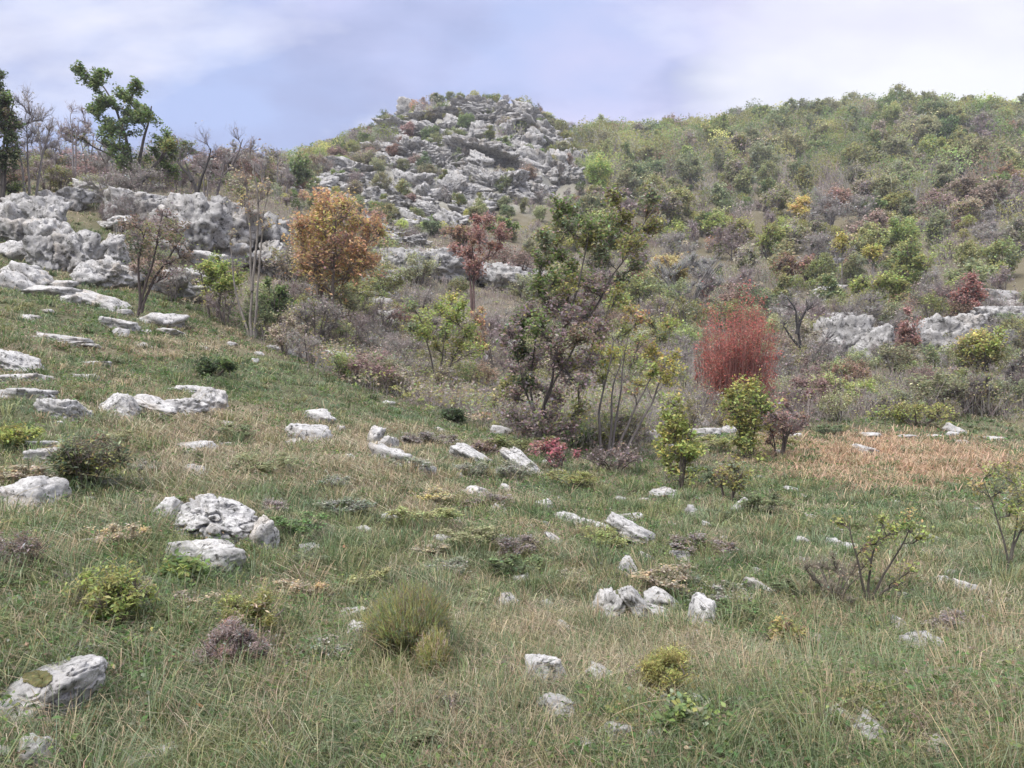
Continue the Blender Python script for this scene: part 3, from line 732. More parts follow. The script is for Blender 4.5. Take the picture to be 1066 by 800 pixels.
while cnt < 85:
    x, y = rr_.uniform(300, 625), rr_.uniform(106, 255)
    if 1.1 * ell(x, y, 400, 205, 70, 26, 15) + ell(x, y, 485, 170, 92, 56, 10) + ell(x, y, 580, 172, 34, 24) + .9 * ell(x, y, 495, 118, 85, 22) < .45: continue
    w = rr_.uniform(9, 24); o = rock(x, y, w, w * rr_.uniform(.35, .8), rr_.uniform(-5, 28), None, M_ROCKF, flutes=.18, rough=.15, lump=.25, ledge=.5, strata=.06, facets=9, sub=4, name='crag', cat='crag', sink=.2, group='limestone crags of the rocky summit')
    o['_zone'] = 'summit'; cnt += 1

def clear(B, front=.0):
    """False where a plant would grow through a stone"""
    ok = np.ones(len(B), bool)
    for (rx, ry, ra, rb) in FOOT:
        dx = (B[:, 0] - rx) / ra; dy = (B[:, 1] - ry + front * .5) / (rb + front * .5); ok &= (dx * dx + dy * dy) > 1
    return ok

def patch(o, name, px, py, rx, ry, colr, lift=.003):
    """a skin of moss, or dark colour standing in for a shaded hole, that follows the stone's surface"""
    me = o.data; V = np.empty(len(me.vertices) * 3); me.vertices.foreach_get('co', V); V = V.reshape(-1, 3)
    Nn = np.empty(len(me.vertices) * 3); me.vertices.foreach_get('normal', Nn); Nn = Nn.reshape(-1, 3)
    Wd = V + np.array(o.location); qx, qy = proj(*Wd.T)
    T = np.empty(len(me.polygons) * 3, np.int32); me.polygons.foreach_get('vertices', T); T = T.reshape(-1, 3)
    f = ((qx - px) / rx) ** 2 + ((qy - py) / ry) ** 2 + .35 * fbm(V * 30, 3, 5); front = np.sum(Nn * (Wd - [0, 0, CAM_Z]), 1) < 0
    keep = (f < 1) & front; Tk = T[keep[T].all(1)]
    if not len(Tk): return
    u, inv = np.unique(Tk.ravel(), return_inverse=True); th = np.clip(1 - f[u], 0, 1) ** .5
    mb = MB(); mb.add(V[u] + Nn[u] * (lift * (.3 + th))[:, None] * (1 + .5 * vnoise(V[u] * 160, 3))[:, None], None, inv.reshape(-1, 3), vary(np.random.default_rng(3), pcol(colr), len(u), .3, .1)); mb.build(name, M_MOSS_HOLE, o, True)

rs_ = np.random.default_rng(313); acc_ = []
while len(acc_) < 70:
    x, y = rs_.uniform(0, 1066), 440 + 350 * rs_.random() ** 1.2
    if y < brush_row(x) + 10 or ell(x, y, 922, 480, 110, 26) > .3 or any(abs(x - a) < 26 and abs(y - b) < 14 for a, b in acc_): continue
    acc_.append((x, y)); w = rs_.uniform(6, 13) * (1 + (y - 440) / 500)
    o = rock(x, y, w, w * rs_.uniform(.35, .6), rs_.uniform(0, 25), None, M_ROCK if rs_.random() < .6 else M_ROCKP, facets=8, group='small pale stones strewn over the grass', name='stone', cat='stone'); o['_zone'] = 'meadow'
patch(MOSSY, 'moss', 40, 707, 17, 9, (.09, .085, .035), .006); patch(MOSSY, 'painted_hole', 72, 679, 6, 5, (.05, .05, .045), .002)  # moss in the hollow; the dark patch paints the shade inside a hole
# ------------------------------------------------------------------ individually modelled trees and bushes
def custom(name, label, cat, px, py, stems, cl, seed, d=None, leaf_px=3.0, nlf=90, ntw=14, up=.35, bark=(.12,.10,.085), tw=None, r0=None, yr=.6, twpx=.35, group=None, asp=.6, droop=0, trunk='trunk', crown='crown'):
    rng = np.random.default_rng(seed)
    base = ray(px, py) if d is None else at_depth(px, d)
    s = base[1] / F; zoff = base[2] - (CAM_Z + (CY - py) * s)      # if the base was moved
    def L(x, y, oy=0): return np.array([(x - px) * s, oy, (py - y) * s])
    ys = [rng.uniform(-1, 1) for _ in cl]
    mx = max(abs(c[0] - px) for c in cl) * s
    C = [(L(c[0], c[1], yv * yr * mx), (c[2] * s * 1.2,) * 3, c[3], c[4] if len(c) > 4 else 1., 1.) for c, yv in zip(cl, ys)]
    S = [[L(p[0], p[1], (p[2] if len(p) > 2 else 0) * s) for p in st] for st in stems]
    mt, mw, ml = grow(rng, C, S, bark, leaf_px * s, None, ntw, nlf, up, (r0 or 2.2) * s, max(.0018, twpx * s), 7, tw, asp=asp, droop=droop)
    return assemble(name, base, mt, mw, ml, label, cat, group, None, crown, trunk)

# central tree: green top, purple-brown lower left, dark leaning trunk
custom('tree', 'tall irregular central tree, green above and purple brown below, with dark slanting trunk', 'tree', 562, 468,
    [[(562,468),(560,445),(570,410),(592,370,5),(612,330,6),(636,288,4),(662,250),(684,215)], [(562,466),(566,430,-5),(572,395,-12),(584,345,-14),(600,300,-10),(612,250,-8),(618,222)],
     [(560,464),(556,430,8),(552,400,16),(556,360,18),(566,320,16)], [(566,468),(560,440,-8),(545,405,-15),(540,380,-20)]],
    [(604,225,15,'green'),(582,222,12,'green',.9),(596,208,11,'sage',.8),(640,203,11,'olive',.7),(566,275,12,'green',.9),(572,242,11,'olive',.8),(628,228,15,'green'),(585,238,13,'sage'),(648,218,13,'olive'),(670,214,12,'sage',.7),(684,206,9,'brown',.4),(660,226,13,'olive',.8),(616,240,16,'green',.9),(530,352,11,'purple',.7),(548,448,12,'purple',.8),(570,452,12,'brown',.8),(590,445,12,'purple',.7),(602,425,11,'olive',.6),(534,435,11,'mauve',.6),(614,375,12,'purple',.7),(528,400,10,'olive',.5),(536,415,11,'purple',.5),(600,400,11,'mauve',.4),(640,310,11,'olive',.6),(652,285,10,'sage',.5),(690,226,10,'olive',.8),(640,243,15,'green'),(612,250,16,'olive'),(590,262,15,'green'),
     (665,240,13,'sage',.9),(655,262,13,'olive',.8),(630,268,15,'sage'),(605,280,16,'green',1.1),(580,288,15,'green'),(562,300,14,'green',1),(590,310,17,'olive',1.1),(618,300,15,'purple'),(640,290,12,'purple',.8),(612,325,15,'purple'),
     (575,325,17,'purple',1.1),(552,330,14,'purple'),(560,345,16,'green',1.1),(540,340,12,'green',.9),(590,340,17,'purple',1.1),(572,362,18,'purple',1.2),(600,358,14,'brown'),(620,345,12,'purple'),(555,380,16,'purple',1),
     (582,385,16,'purple',1),(545,365,13,'dark'),(600,380,12,'olive',.7),(560,405,15,'purple',.9),(545,400,12,'dark',.8),(580,412,13,'purple',.8),(556,430,14,'purple',.7),(575,435,13,'purple',.6),(538,385,12,'purple',.8),(566,260,9,'sage',.8),(673,268,8,'sage',.5)],
    101, leaf_px=3.2, nlf=310, ntw=22, r0=1.7, bark=(.07,.06,.055), tw=(.15,.13,.12), up=.15, droop=.6, yr=.5)
# slim multi-stem tree
custom('tree', 'slim grey multi-stem tree with yellow leaf tufts, right beside the central green and purple tree', 'tree', 634, 480,
    [[(626,478),(624,450),(626,420),(634,385),(640,350)], [(634,480),(640,455,3),(645,425,4),(648,390,5),(655,345,3)], [(640,480),(650,455),(662,425),(676,395),(688,362)], [(646,478),(662,452,5),(680,420,5),(690,390),(698,350)], [(632,478),(636,450,-4),(636,410,-6),(648,370,-6)]],
    [(692,385,14,'yellow',1.2),(684,372,12,'yellow',1.1),(700,398,10,'yellow'),(678,392,11,'lime',.9),(690,355,11,'sage',.8),(697,340,9,'lime',.6),(670,355,9,'lime',.5),(640,372,11,'yellow',.7),(632,382,10,'lime',.7),(648,350,9,'lime',.5),
     (662,338,10,'orange',.7),(655,328,8,'gold',.6),(630,355,9,'lime',.5),(626,398,9,'olive',.6),(648,395,9,'mauve',.3),(665,375,9,'mauve',.3),(708,372,8,'yellow',.6),(655,410,9,'rust',.25),(618,368,8,'olive',.5),(680,335,8,'sage',.5),(670,402,9,'yellow',.4)],
    102, leaf_px=3.0, nlf=150, ntw=12, r0=1.7, bark=(.17,.15,.14), tw=(.2,.18,.17), up=.5, yr=.5)
# red bush
def rodbush(label, px, py, wpx, hpx, colr, seed, n, nl, base_k=.28, dip=.25, barkc=(.2, .09, .075)):
    """a stool of many near-upright shoots set with small leaves"""
    rng = np.random.default_rng(seed); base = ray(px, py); s = base[1] / F; H = hpx * s; W = wpx * s; mt, ml = MB(), MB()
    for k in range(46):
        a = rng.uniform(0, 6.28); q = math.sqrt(rng.random()); top = np.array([math.cos(a) * q * W * .48, math.sin(a) * q * W * .42, H * (1 - dip * q * q) * rng.uniform(.8, 1)])
        b = np.array([math.cos(a) * q * W * base_k, math.sin(a) * q * W * base_k, -.05]); m = b * .45 + top * .55; m[:2] = b[:2] + (top - b)[:2] * .35
        tube(mt, [b, m * .6 + b * .4, m, top * .7 + m * .3, top], [.016, .013, .010, .007, .003], barkc, 4)
    a = rng.uniform(0, 6.28, n); q = np.sqrt(rng.random(n)); hf = rng.uniform(.7, 1.08, n) * (1 - dip * q * q + .34 * vnoise(np.stack([a * 1.6, q * 3, q * 0], 1), seed))
    A = np.stack([np.cos(a) * q * W * (base_k + .06), np.sin(a) * q * W * base_k, H * rng.uniform(.02, .5, n)], 1)
    B = np.stack([np.cos(a) * q * W * .5, np.sin(a) * q * W * .45, H * hf], 1) + rng.normal(0, .02, (n, 3)) * H
    spikes(mt, A, B, .007, vary(rng, np.array(barkc) * 1.2, n, .25, .06), rng.normal(0, .02, (n, 3)) * H)
    k = rng.integers(0, n, nl); t = rng.uniform(.1, 1.03, (nl, 1)); P = A[k] * (1 - t) + B[k] * t + rng.normal(0, .022, (nl, 3)) * W
    gap = vnoise(P * [2.6, 2.6, 1.6], 19) > -.28; P = P[gap]; nl = len(P)
    tone = np.exp(.3 * vnoise(P * 3.0 * [1.6, 1.6, .5], 9))[:, None]
    cmix = np.array([pcol(colr), pcol(colr), pcol('red'), pcol('rust'), pcol('red')])[rng.integers(0, 5, nl)]
    leaves(ml, P, 2.3 * s * rng.uniform(.6, 1.3, nl), vary(rng, cmix, nl, .3, .08) * tone, rng, .1, .5, droop=-.6)
    e = empty('bush', base, label, 'bush'); mt.build('stem', M_BARK, e, True); ml.build('foliage', M_LEAF, e); return e
rodbush('dull brick red bush of dense upright shoots right of the central tree', 770, 440, 82, 112, 'brick', 103, 420, 15000, .24, .08)
rodbush('smaller, thinner red bush at the left shoulder of the brick red bush', 738, 425, 36, 104, 'brick', 1031, 70, 1500, .3, .5, (.2, .13, .11))
# orange tree
plant('tree', 'rounded orange and yellow tree on the left before the rock wall', 'tree', 342, 352, 122, 165, [('orange', 5), ('gold', 5), ('pink', 2), ('yellow', 2.0)], 104, ncl=66, c0=.22, rel=.32, nstem=3, leaf_px=2.7, nlf=150, ntw=18, up=.6, bark=(.16,.13,.11), spread=.5, r0=.09)
plant('tree', 'pinkish red open tree left of the central tree, before the cliff band', 'tree', 496, 345, 62, 130, [('pink', 5), ('red', 1.2), ('rust', 2)], 105, ncl=26, c0=.25, rel=.38, nstem=3, leaf_px=2.5, nlf=75, ntw=14, up=.8, bark=(.15,.1,.09), tw=(.2,.12,.11))
custom('tree', 'small lime yellow tree with a thin dark stem before the cliff band', 'tree', 455, 412, [[(455,412),(458,385),(462,360),(466,335)], [(455,412),(452,390),(446,362),(440,338)], [(457,410),(468,380),(480,355),(490,340)]],
    [(440,335,14,'lime',1.2),(458,330,14,'lime',1.2),(475,338,14,'lime',1),(490,350,13,'lime',1),(465,350,14,'green',1),(446,350,12,'lime',1),(480,322,11,'lime',.9),(430,322,9,'sage',.6),(478,365,12,'olive',.9),(495,368,10,'lime',.6),(455,365,11,'olive',.6),(430,345,8,'sage',.5),(470,310,8,'yellow',.6)],
    106, leaf_px=2.6, nlf=230, ntw=14, r0=1.3)
plant('sapling', 'thin upright sapling with orange leaves right of the small lime tree', 'sapling', 500, 400, 22, 95, [('orange', 2), ('rust', 2), ('yellow', 1)], 107, ncl=12, c0=.15, rel=.8, nstem=2, leaf_px=2.4, nlf=32, ntw=9, up=1.2, bark=(.2,.16,.13))
# lower left slope
custom('tree', 'dark brownish leafed leaning tree growing from the rocks of the left slope', 'tree', 143, 330, [[(143,330),(150,300),(160,270),(166,240),(170,220)], [(147,322),(158,290,4),(175,265,6),(188,245,4)], [(146,318),(146,290,-4),(148,262,-6),(155,240,-6)]],
    [(165,222,13,'purple',.8),(180,238,14,'brown',.9),(150,240,12,'brown',.8),(168,250,14,'purple',1),(188,258,12,'brown',.8),(158,265,13,'dark',.9),(178,275,12,'purple',.8),(145,262,10,'brown',.6),(196,270,9,'brown',.5),(150,285,11,'dark',.7),(140,245,9,'greydark',.5),(168,290,9,'brown',.5)],
    108, leaf_px=2.4, nlf=130, ntw=18, r0=1.6, bark=(.07,.055,.05), tw=(.12,.09,.085))
plant('bush', 'lime green leafy bush at the foot of the smooth pale rock wall', 'bush', 222, 332, 62, 72, [('lime', 4), ('yellow', 1), ('green', 1)], 109, ncl=22, c0=.15, rel=.42, nstem=4, leaf_px=2.6, nlf=85, ntw=12, up=.4)
plant('bush', 'dark green dense bush under the left side of the orange tree', 'bush', 287, 350, 40, 62, [('dark', 4), ('green', 1)], 110, ncl=16, c0=.05, rel=.5, nstem=4, leaf_px=2.4, nlf=130, ntw=12)
plant('bush', 'grey brown thorny bush beneath the orange tree', 'bush', 330, 372, 70, 70, [('grey', 2), ('mauve', 2), ('olive', 2)], 111, ncl=22, c0=.1, rel=.45, nstem=7, leaf_px=2.2, nlf=30, ntw=24, up=.5, bark=(.14,.12,.11), tw=(.2,.18,.165))
custom('tree', 'tall thin pale tree with bare forked stems just left of the orange tree', 'tree', 262, 352, [[(262,352),(261,310),(262,260),(258,205),(252,165)], [(264,352),(268,315),(270,270),(274,225),(280,190)], [(260,352),(250,320),(243,290),(240,255)], [(262,300),(266,250,3),(268,200,4),(262,172,4)]],
    [(258,195,14,'rust',.3),(272,205,13,'gold',.3),(245,185,12,'tan',.25),(266,225,13,'rust',.35),(282,200,10,'tan',.2),(250,215,11,'gold',.3),(255,165,11,'grey',.15),(278,240,11,'gold',.35),(242,250,10,'tan',.2),(262,150,9,'grey',.1)],
    112, leaf_px=2.4, nlf=100, ntw=16, r0=1.5, bark=(.19,.17,.15), tw=(.2,.175,.16), up=.9)
custom('tree', 'dark green leafy tree standing against the sky on the left ridge', 'tree', 140, 196, [[(140,196),(138,170),(130,140),(118,108),(104,86)], [(142,196),(146,165),(152,135),(158,112)], [(140,196),(128,172),(116,158),(100,145)], [(144,196),(158,175),(172,160),(186,150)]],
    [(100,87,6,'green'),(108,96,8,'green',1.1),(120,90,7,'green'),(102,104,8,'green',1),(113,112,10,'green',1.2),(126,104,9,'green',1.1),(98,118,8,'green'),(138,110,9,'green'),(158,104,6,'green'),(147,118,10,'green',1.1),(130,125,11,'dark',1.2),(108,130,9,'green'),(155,130,11,'green',1.1),
     (140,142,12,'dark',1.2),(120,145,10,'green'),(165,142,10,'green'),(152,155,12,'green',1.1),(172,155,9,'green'),(135,162,11,'green'),(182,148,8,'sage'),(100,145,7,'dark'),(188,158,7,'olive'),(165,170,11,'green'),(118,165,8,'green',.8),(145,175,12,'dark'),(90,150,6,'brown',.6)],
    113, leaf_px=2.4, nlf=330, ntw=12, r0=2.2, bark=(.08,.07,.065), yr=.7)
plant('tree', 'dark tall tree cut by the left edge against the sky', 'tree', -2, 215, 62, 158, [('dark', 4), ('green', 1.5), ('brown', 1)], 114, ncl=46, c0=.08, rel=.32, nstem=2, leaf_px=2.3, nlf=130, ntw=14, bark=(.08,.07,.065), up=.7, conical=.4)
plant('tree', 'bare pale twiggy tree leaning right of the dark tree at the left edge', 'tree', 32, 212, 70, 118, [('grey', 1)], 115, ncl=22, c0=.25, rel=.45, nstem=3, leaf_px=2, nlf=5, ntw=18, up=1.0, bark=(.2,.18,.175), tw=(.22,.2,.2), trunk='trunk')
plant('tree', 'bare thin tree just left of the dark green ridge tree', 'tree', 78, 200, 44, 100, [('mauve', 1)], 116, ncl=16, c0=.3, rel=.5, nstem=2, leaf_px=2, nlf=4, ntw=16, up=1.0, bark=(.22,.2,.2), tw=(.24,.2,.2))
custom('tree', 'dead crooked tree with dark forked limbs right of the ridge tree', 'tree', 205, 215, [[(205,215),(204,195),(197,180),(192,168)], [(205,200),(210,185),(216,170),(220,155)], [(200,186),(190,175),(184,168)]],
    [(200,158,17,'grey',.1),(216,152,17,'grey',.1),(188,164,14,'grey',.1),(228,164,13,'brown',.2),(206,172,12,'grey',.1)], 117, leaf_px=2, nlf=60, ntw=18, r0=1.9, twpx=.22, bark=(.045,.04,.038), tw=(.16,.14,.14), up=.8)
custom('tree', 'grey forked bare tree on the skyline left of the small green conifer-shaped tree', 'tree', 226, 205, [[(226,205),(228,190),(236,178),(246,168)], [(227,196),(232,180),(234,165)], [(240,175),(248,160),(252,145)]],
    [(250,160,17,'grey',.1),(236,164,16,'grey',.1),(264,164,14,'grey',.1),(248,146,12,'grey',.05),(228,176,12,'grey',.1)], 118, leaf_px=2, nlf=60, ntw=18, r0=1.3, twpx=.22, bark=(.14,.12,.12), tw=(.2,.18,.18), up=.9)
plant('tree', 'small green rounded tree alone on the skyline left of the rocky summit', 'tree', 312, 182, 32, 44, [('green', 2), ('sage', 1)], 119, d=75, ncl=16, c0=.1, rel=.5, nlf=110, ntw=10, conical=.3, leaf_px=2.4)
plant('tree', 'very thin leafless pole-like sapling against the sky beside the small rounded skyline tree', 'tree', 289, 195, 8, 60, [('grey', 1)], 1191, d=60, ncl=5, c0=.3, rel=.9, nlf=0, ntw=5, up=1.5, bark=(.16,.15,.15), frac=1., r0=.06)
# right hand side
custom('tree', 'dead black-limbed bare tree between the red bush and the cliff', 'tree', 840, 392, [[(840,392),(837,370),(830,345),(828,322),(820,310)], [(838,380),(846,372),(858,358),(868,348)], [(830,345),(836,328),(842,318)], [(836,366),(824,352),(816,340)], [(843,392),(850,382),(862,372)]],
    [(822,318,13,'grey',.05),(840,322,12,'grey',.05),(858,352,12,'grey',.05),(866,365,9,'grey',.05),(818,338,10,'grey',.05),(832,335,10,'grey',.05)], 120, leaf_px=2, nlf=40, ntw=18, r0=1.9, bark=(.03,.028,.028), tw=(.1,.09,.09), up=.6)
plant('tree', 'narrow salmon red tree standing between the two pale rock faces', 'tree', 945, 392, 32, 66, [('pink', 4), ('rust', 1)], 121, ncl=22, c0=.08, rel=.5, nstem=2, leaf_px=2.3, nlf=90, ntw=12, up=.8, conical=.4)
plant('bush', 'round pinkish red bush above the ledges near the right edge', 'bush', 1010, 342, 42, 52, [('red', 2), ('pink', 3)], 122, ncl=20, c0=.15, rel=.45, nstem=4, leaf_px=2.3, nlf=85, ntw=14, up=.9)
plant('bush', 'yellow-green bush with tan lower leaves right of the holed rock face', 'bush', 1022, 402, 62, 62, [('lime', 3), ('olive', 2), ('yellow', 1), ('gold', 1)], 123, ncl=26, c0=.1, rel=.4, nstem=4, leaf_px=2.5, nlf=85, ntw=12)
plant('tree', 'tall bright green pointed tree on the right slope', 'tree', 948, 322, 54, 84, [('green', 3), ('olive', 2), ('lime', 2)], 124, ncl=34, c0=.05, rel=.36, nlf=90, ntw=14, conical=.25, leaf_px=2.3)
plant('tree', 'lime green low tree at the foot of the bright green pointed tree', 'tree', 925, 326, 44, 46, [('lime', 3), ('olive', 1)], 125, ncl=20, c0=.05, rel=.42, nlf=85, ntw=10, leaf_px=2.3)
plant('tree', 'thin bare tree tipped with yellow leaves, left one of two', 'tree', 876, 300, 26, 58, [('yellow', 3), ('tan', 1)], 126, ncl=11, c0=.55, rel=.6, nlf=60, ntw=12, up=1, leaf_px=2.3, bark=(.2,.18,.17), nstem=2)
plant('tree', 'thin bare tree tipped with bright yellow leaves, right one of two', 'tree', 908, 300, 22, 46, [('yellow', 4), ('lime', 1)], 127, ncl=11, c0=.45, rel=.6, nlf=70, ntw=12, up=1, leaf_px=2.3, bark=(.2,.18,.17), nstem=2)
plant('bush', 'yellow-green shrub between the dead tree and the bright green pointed tree', 'bush', 896, 326, 36, 42, [('lime', 2), ('yellow', 1)], 128, ncl=12, c0=.2, rel=.5, nlf=60, ntw=14, leaf_px=2.3)
plant('bush', 'large round silver-grey leafless bush right of the central treetop', 'bush', 714, 322, 104, 66, [('grey', 1), ('sage', .6)], 129, ncl=34, c0=.12, rel=.36, nstem=9, nlf=8, ntw=34, up=1.0, leaf_px=2.2, bark=(.2,.19,.18), tw=(.25,.245,.235), spread=.8)
plant('bush', 'small deep red leafy shrub in front of the silver-grey bush', 'bush', 664, 314, 20, 42, [('red', 4), ('crimson', 1)], 130, ncl=10, c0=.3, rel=.6, nlf=70, ntw=10, leaf_px=2.4)
plant('tree', 'yellow-green tree rising behind the silver-grey bush', 'tree', 700, 275, 40, 50, [('yellow', 2), ('lime', 3)], 131, ncl=14, c0=.3, rel=.45, nlf=65, ntw=14, leaf_px=2.2)
for (x, y, w, h, c, sd, lab) in [(800,268,46,36,'lime',180,'broad lime green tree on the wooded slope above the red bush'), (770,262,38,36,'olive',181,'dull green tree left of the broad lime green tree on the slope'), (748,256,32,34,'lime',182,'small lime green tree on the slope behind the silver-grey bush'),
        (735,248,26,30,'green',183,'small dark green tree on the slope, upper left of the lime trees'), (1008,236,44,30,'tan',184,'pale olive broad tree with light tips high on the right slope'), (930,228,36,28,'olive',185,'olive rounded tree in the middle of the right slope'),
        (905,236,30,30,'green',186,'green rounded tree left of the olive one in the middle of the right slope'), (1050,205,34,30,'rust',187,'reddish bare-looking tree near the right edge, high on the slope'), (660,196,18,22,'lime',188,'tiny lime green tree directly above the central treetop'), (1056,230,30,28,'mauve',189,'mauve tree below the reddish tree near the right edge'),
        (575,262,38,30,'olive',190,'olive bush on the slope left of the central treetop'), (520,250,40,22,'green',191,'green bush at the foot of the rocky summit'), (480,258,52,22,'rust',192,'rusty low shrub above the pale cliff band'), (700,225,20,24,'lime',193,'little lime tree right of the central treetop, far up the slope'), (820,300,34,36,'rust',194,'dusky red shrub among bare trees above the dead tree'), (842,300,28,34,'pink',195,'pinkish twiggy shrub just right of the dusky red shrub')]:
    plant('tree', lab, 'tree', x, y, w, h, [(c, 4), ('olive', 1)], sd, ncl=20, c0=.08, rel=.45, nstem=2, nlf=75, ntw=12, leaf_px=2.2, up=.7)
# front row shrubs on the right half
plant('bush', 'upright column of yellow-green leaves before the slim multi-stem tree', 'bush', 706, 514, 58, 104, [('lime', 3), ('olive', 3), ('yellow', 1)], 132, ncl=34, c0=.0, rel=.5, nstem=4, leaf_px=3.4, nlf=80, ntw=8, up=.7)
plant('bush', 'yellow-green upright shrub just right of the red bush', 'bush', 778, 482, 58, 98, [('lime', 3), ('green', 1.4), ('yellow', 1), ('olive', 2)], 133, ncl=32, c0=.0, rel=.62, nstem=4, leaf_px=3.2, nlf=70, ntw=8, up=.7)
plant('bush', 'low olive and rust bush with grey twigs at the foot of the yellow-green shrubs', 'bush', 758, 524, 70, 50, [('olive', 3), ('rust', 1), ('sage', 1)], 134, ncl=20, c0=.05, rel=.45, nstem=6, leaf_px=3, nlf=40, ntw=18, up=.6, tw=(.2,.16,.14))
plant('bush', 'mauve brown twiggy bush right of the yellow-green upright shrub', 'bush', 812, 476, 62, 62, [('mauve', 2), ('pink', 1.5), ('rust', 1)], 135, ncl=26, c0=.1, rel=.4, nstem=7, leaf_px=2.6, nlf=36, ntw=22, up=.7, tw=(.2,.15,.145))
plant('bush', 'rusty pink shrub between the mauve bush and the lime shrub', 'bush', 868, 428, 34, 46, [('rust', 2), ('pink', 2)], 136, ncl=14, c0=.1, rel=.5, nlf=60, ntw=14, up=.8, leaf_px=2.3)
plant('bush', 'lime green shrub behind the russet grass', 'bush', 902, 426, 34, 32, [('lime', 3), ('olive', 1)], 137, ncl=12, c0=.05, rel=.5, nlf=60, ntw=10, leaf_px=2.4)
plant('bush', 'wide olive shrub low behind the russet grass at its centre', 'bush', 955, 444, 92, 26, [('olive', 3), ('lime', 1)], 138, ncl=22, c0=.0, rel=.7, nlf=50, ntw=10, leaf_px=2.4, nstem=6, spread=.9)
plant('bush', 'dark twiggy bush under the yellow-green bush near the right edge', 'bush', 1012, 434, 62, 44, [('greydark', 3), ('olive', 1.5), ('brown', 1)], 139, ncl=22, c0=.05, rel=.42, nstem=6, nlf=36, ntw=20, leaf_px=2.3, tw=(.12,.105,.1))
plant('bush', 'dark grey twiggy bush cut by the right edge behind the meadow', 'bush', 1068, 424, 44, 58, [('greydark', 3), ('mauve', 1)], 140, ncl=16, c0=.05, rel=.42, nstem=6, nlf=26, ntw=22, leaf_px=2.3, tw=(.14,.12,.12))
plant('bush', 'crimson leafy seedling at the foot of the purple side of the central tree', 'bush', 582, 492, 58, 36, [('crimson', 3), ('pink', 2), ('purple', 1)], 141, ncl=13, c0=.1, rel=.5, nlf=50, ntw=10, leaf_px=2.9, nstem=5, spread=.8)
plant('bush', 'green leafy patch of shrub behind the purple tree foot', 'bush', 598, 466, 50, 26, [('green', 3), ('sage', 1)], 142, ncl=12, c0=.0, rel=.6, nlf=55, ntw=8, leaf_px=3, nstem=4, spread=.8)
plant('bush', 'dark twiggy thicket at the roots of the slim multi-stem tree', 'bush', 640, 492, 90, 30, [('purple', 1), ('brown', 2), ('mauve', 2)], 143, ncl=22, c0=.0, rel=.6, nlf=20, ntw=20, leaf_px=2.6, nstem=8, spread=.95, tw=(.15,.12,.11))
custom('sapling', 'twiggy sapling with spreading bare branches and green tips on the right meadow', 'sapling', 904, 633, [[(904,633),(912,612),(925,590),(940,565),(950,545)], [(904,633),(906,600,3),(910,575,4),(920,550,3)], [(904,633),(896,600),(890,575),(884,545)], [(905,628),(920,615),(940,606)]],
    [(884,548,8,'olive',.7),(890,568,9,'rust',.4),(905,565,10,'lime',.6),(920,552,10,'lime',.9),(940,550,11,'green',1),(950,556,9,'lime',.8),(930,572,11,'lime',.7),(915,585,11,'olive',.5),(900,590,10,'olive',.3),(938,590,10,'lime',.4),(925,605,9,'olive',.3),(945,540,8,'gold',.6),(910,540,7,'lime',.5)],
    144, leaf_px=3.6, nlf=56, ntw=12, r0=1.6, bark=(.07,.06,.05), tw=(.11,.09,.08), up=.7, twpx=.4)
plant('bush', 'hazy grey leafless shrub left of the twiggy sapling', 'bush', 868, 634, 86, 66, [('tan', 1), ('sage', 1)], 145, ncl=20, c0=.05, rel=.45, nstem=9, nlf=10, ntw=26, leaf_px=2.4, up=1., tw=(.22,.19,.15), spread=.9, twpx=.25)
custom('sapling', 'slender olive leafed sapling by the right edge of the photo', 'sapling', 1048, 600, [[(1048,600),(1054,570),(1060,540),(1058,505)], [(1050,590),(1044,560),(1034,530),(1024,500)], [(1052,575),(1066,545),(1078,520)]],
    [(1056,500,16,'olive',.8),(1040,512,15,'sage',.7),(1030,495,13,'lime',.6),(1058,525,16,'olive',.9),(1072,515,15,'olive',.7),(1044,535,13,'lime',.6),(1062,548,12,'olive',.6),(1022,512,10,'gold',.5),(1075,540,11,'dark',.7)],
    146, leaf_px=3.2, nlf=90, ntw=16, r0=1.2, bark=(.09,.08,.07), tw=(.15,.13,.12), up=.5)
# shrubs in the grass
plant('bush', 'dark green juniper-like bush beside the big angular white boulder', 'bush', 88, 512, 84, 62, [('dark', 3), ('sage', 2), ('olive', 1.5), ('brown', .7)], 150, ncl=30, c0=.0, rel=.5, nstem=9, leaf_px=4, nlf=110, ntw=26, up=.5, asp=.35, spread=.8)
plant('bush', 'small yellow-green bush at the left edge above the thin white stone', 'bush', 14, 468, 44, 24, [('lime', 1), ('olive', 2), ('yellow', .6)], 151, ncl=14, c0=.0, rel=.6, nstem=5, leaf_px=4, nlf=80, ntw=12, asp=.35)
plant('bush', 'dark little bush on the green rise left of the central tree', 'bush', 474, 442, 26, 18, [('dark', 1)], 152, ncl=9, c0=.0, rel=.6, nstem=3, leaf_px=2.8, nlf=70, ntw=8)
plant('bush', 'dark green spreading herb clump at the brow above the middle grass', 'bush', 222, 394, 50, 20, [('dark', 2), ('green', 2)], 153, ncl=14, c0=.0, rel=.7, nstem=5, leaf_px=3, nlf=70, ntw=8, spread=.9)
plant('bush', 'olive clump of grassy stems beside the white stone below the sapling', 'bush', 812, 682, 50, 34, [('olive', 3), ('gold', 1), ('rust', .6)], 154, ncl=14, c0=.0, rel=.6, nstem=7, leaf_px=4, nlf=60, ntw=20, up=1, asp=.3, spread=.9)
plant('bush', 'yellow fine-leaved clump in the grass right of the low mottled stone', 'bush', 690, 724, 82, 50, [('yellow', 1), ('olive', 3), ('lime', 1)], 155, ncl=26, c0=.0, rel=.5, nstem=9, leaf_px=3.3, nlf=80, ntw=26, up=.9, asp=.25, spread=.9, tw=(.3,.26,.1))
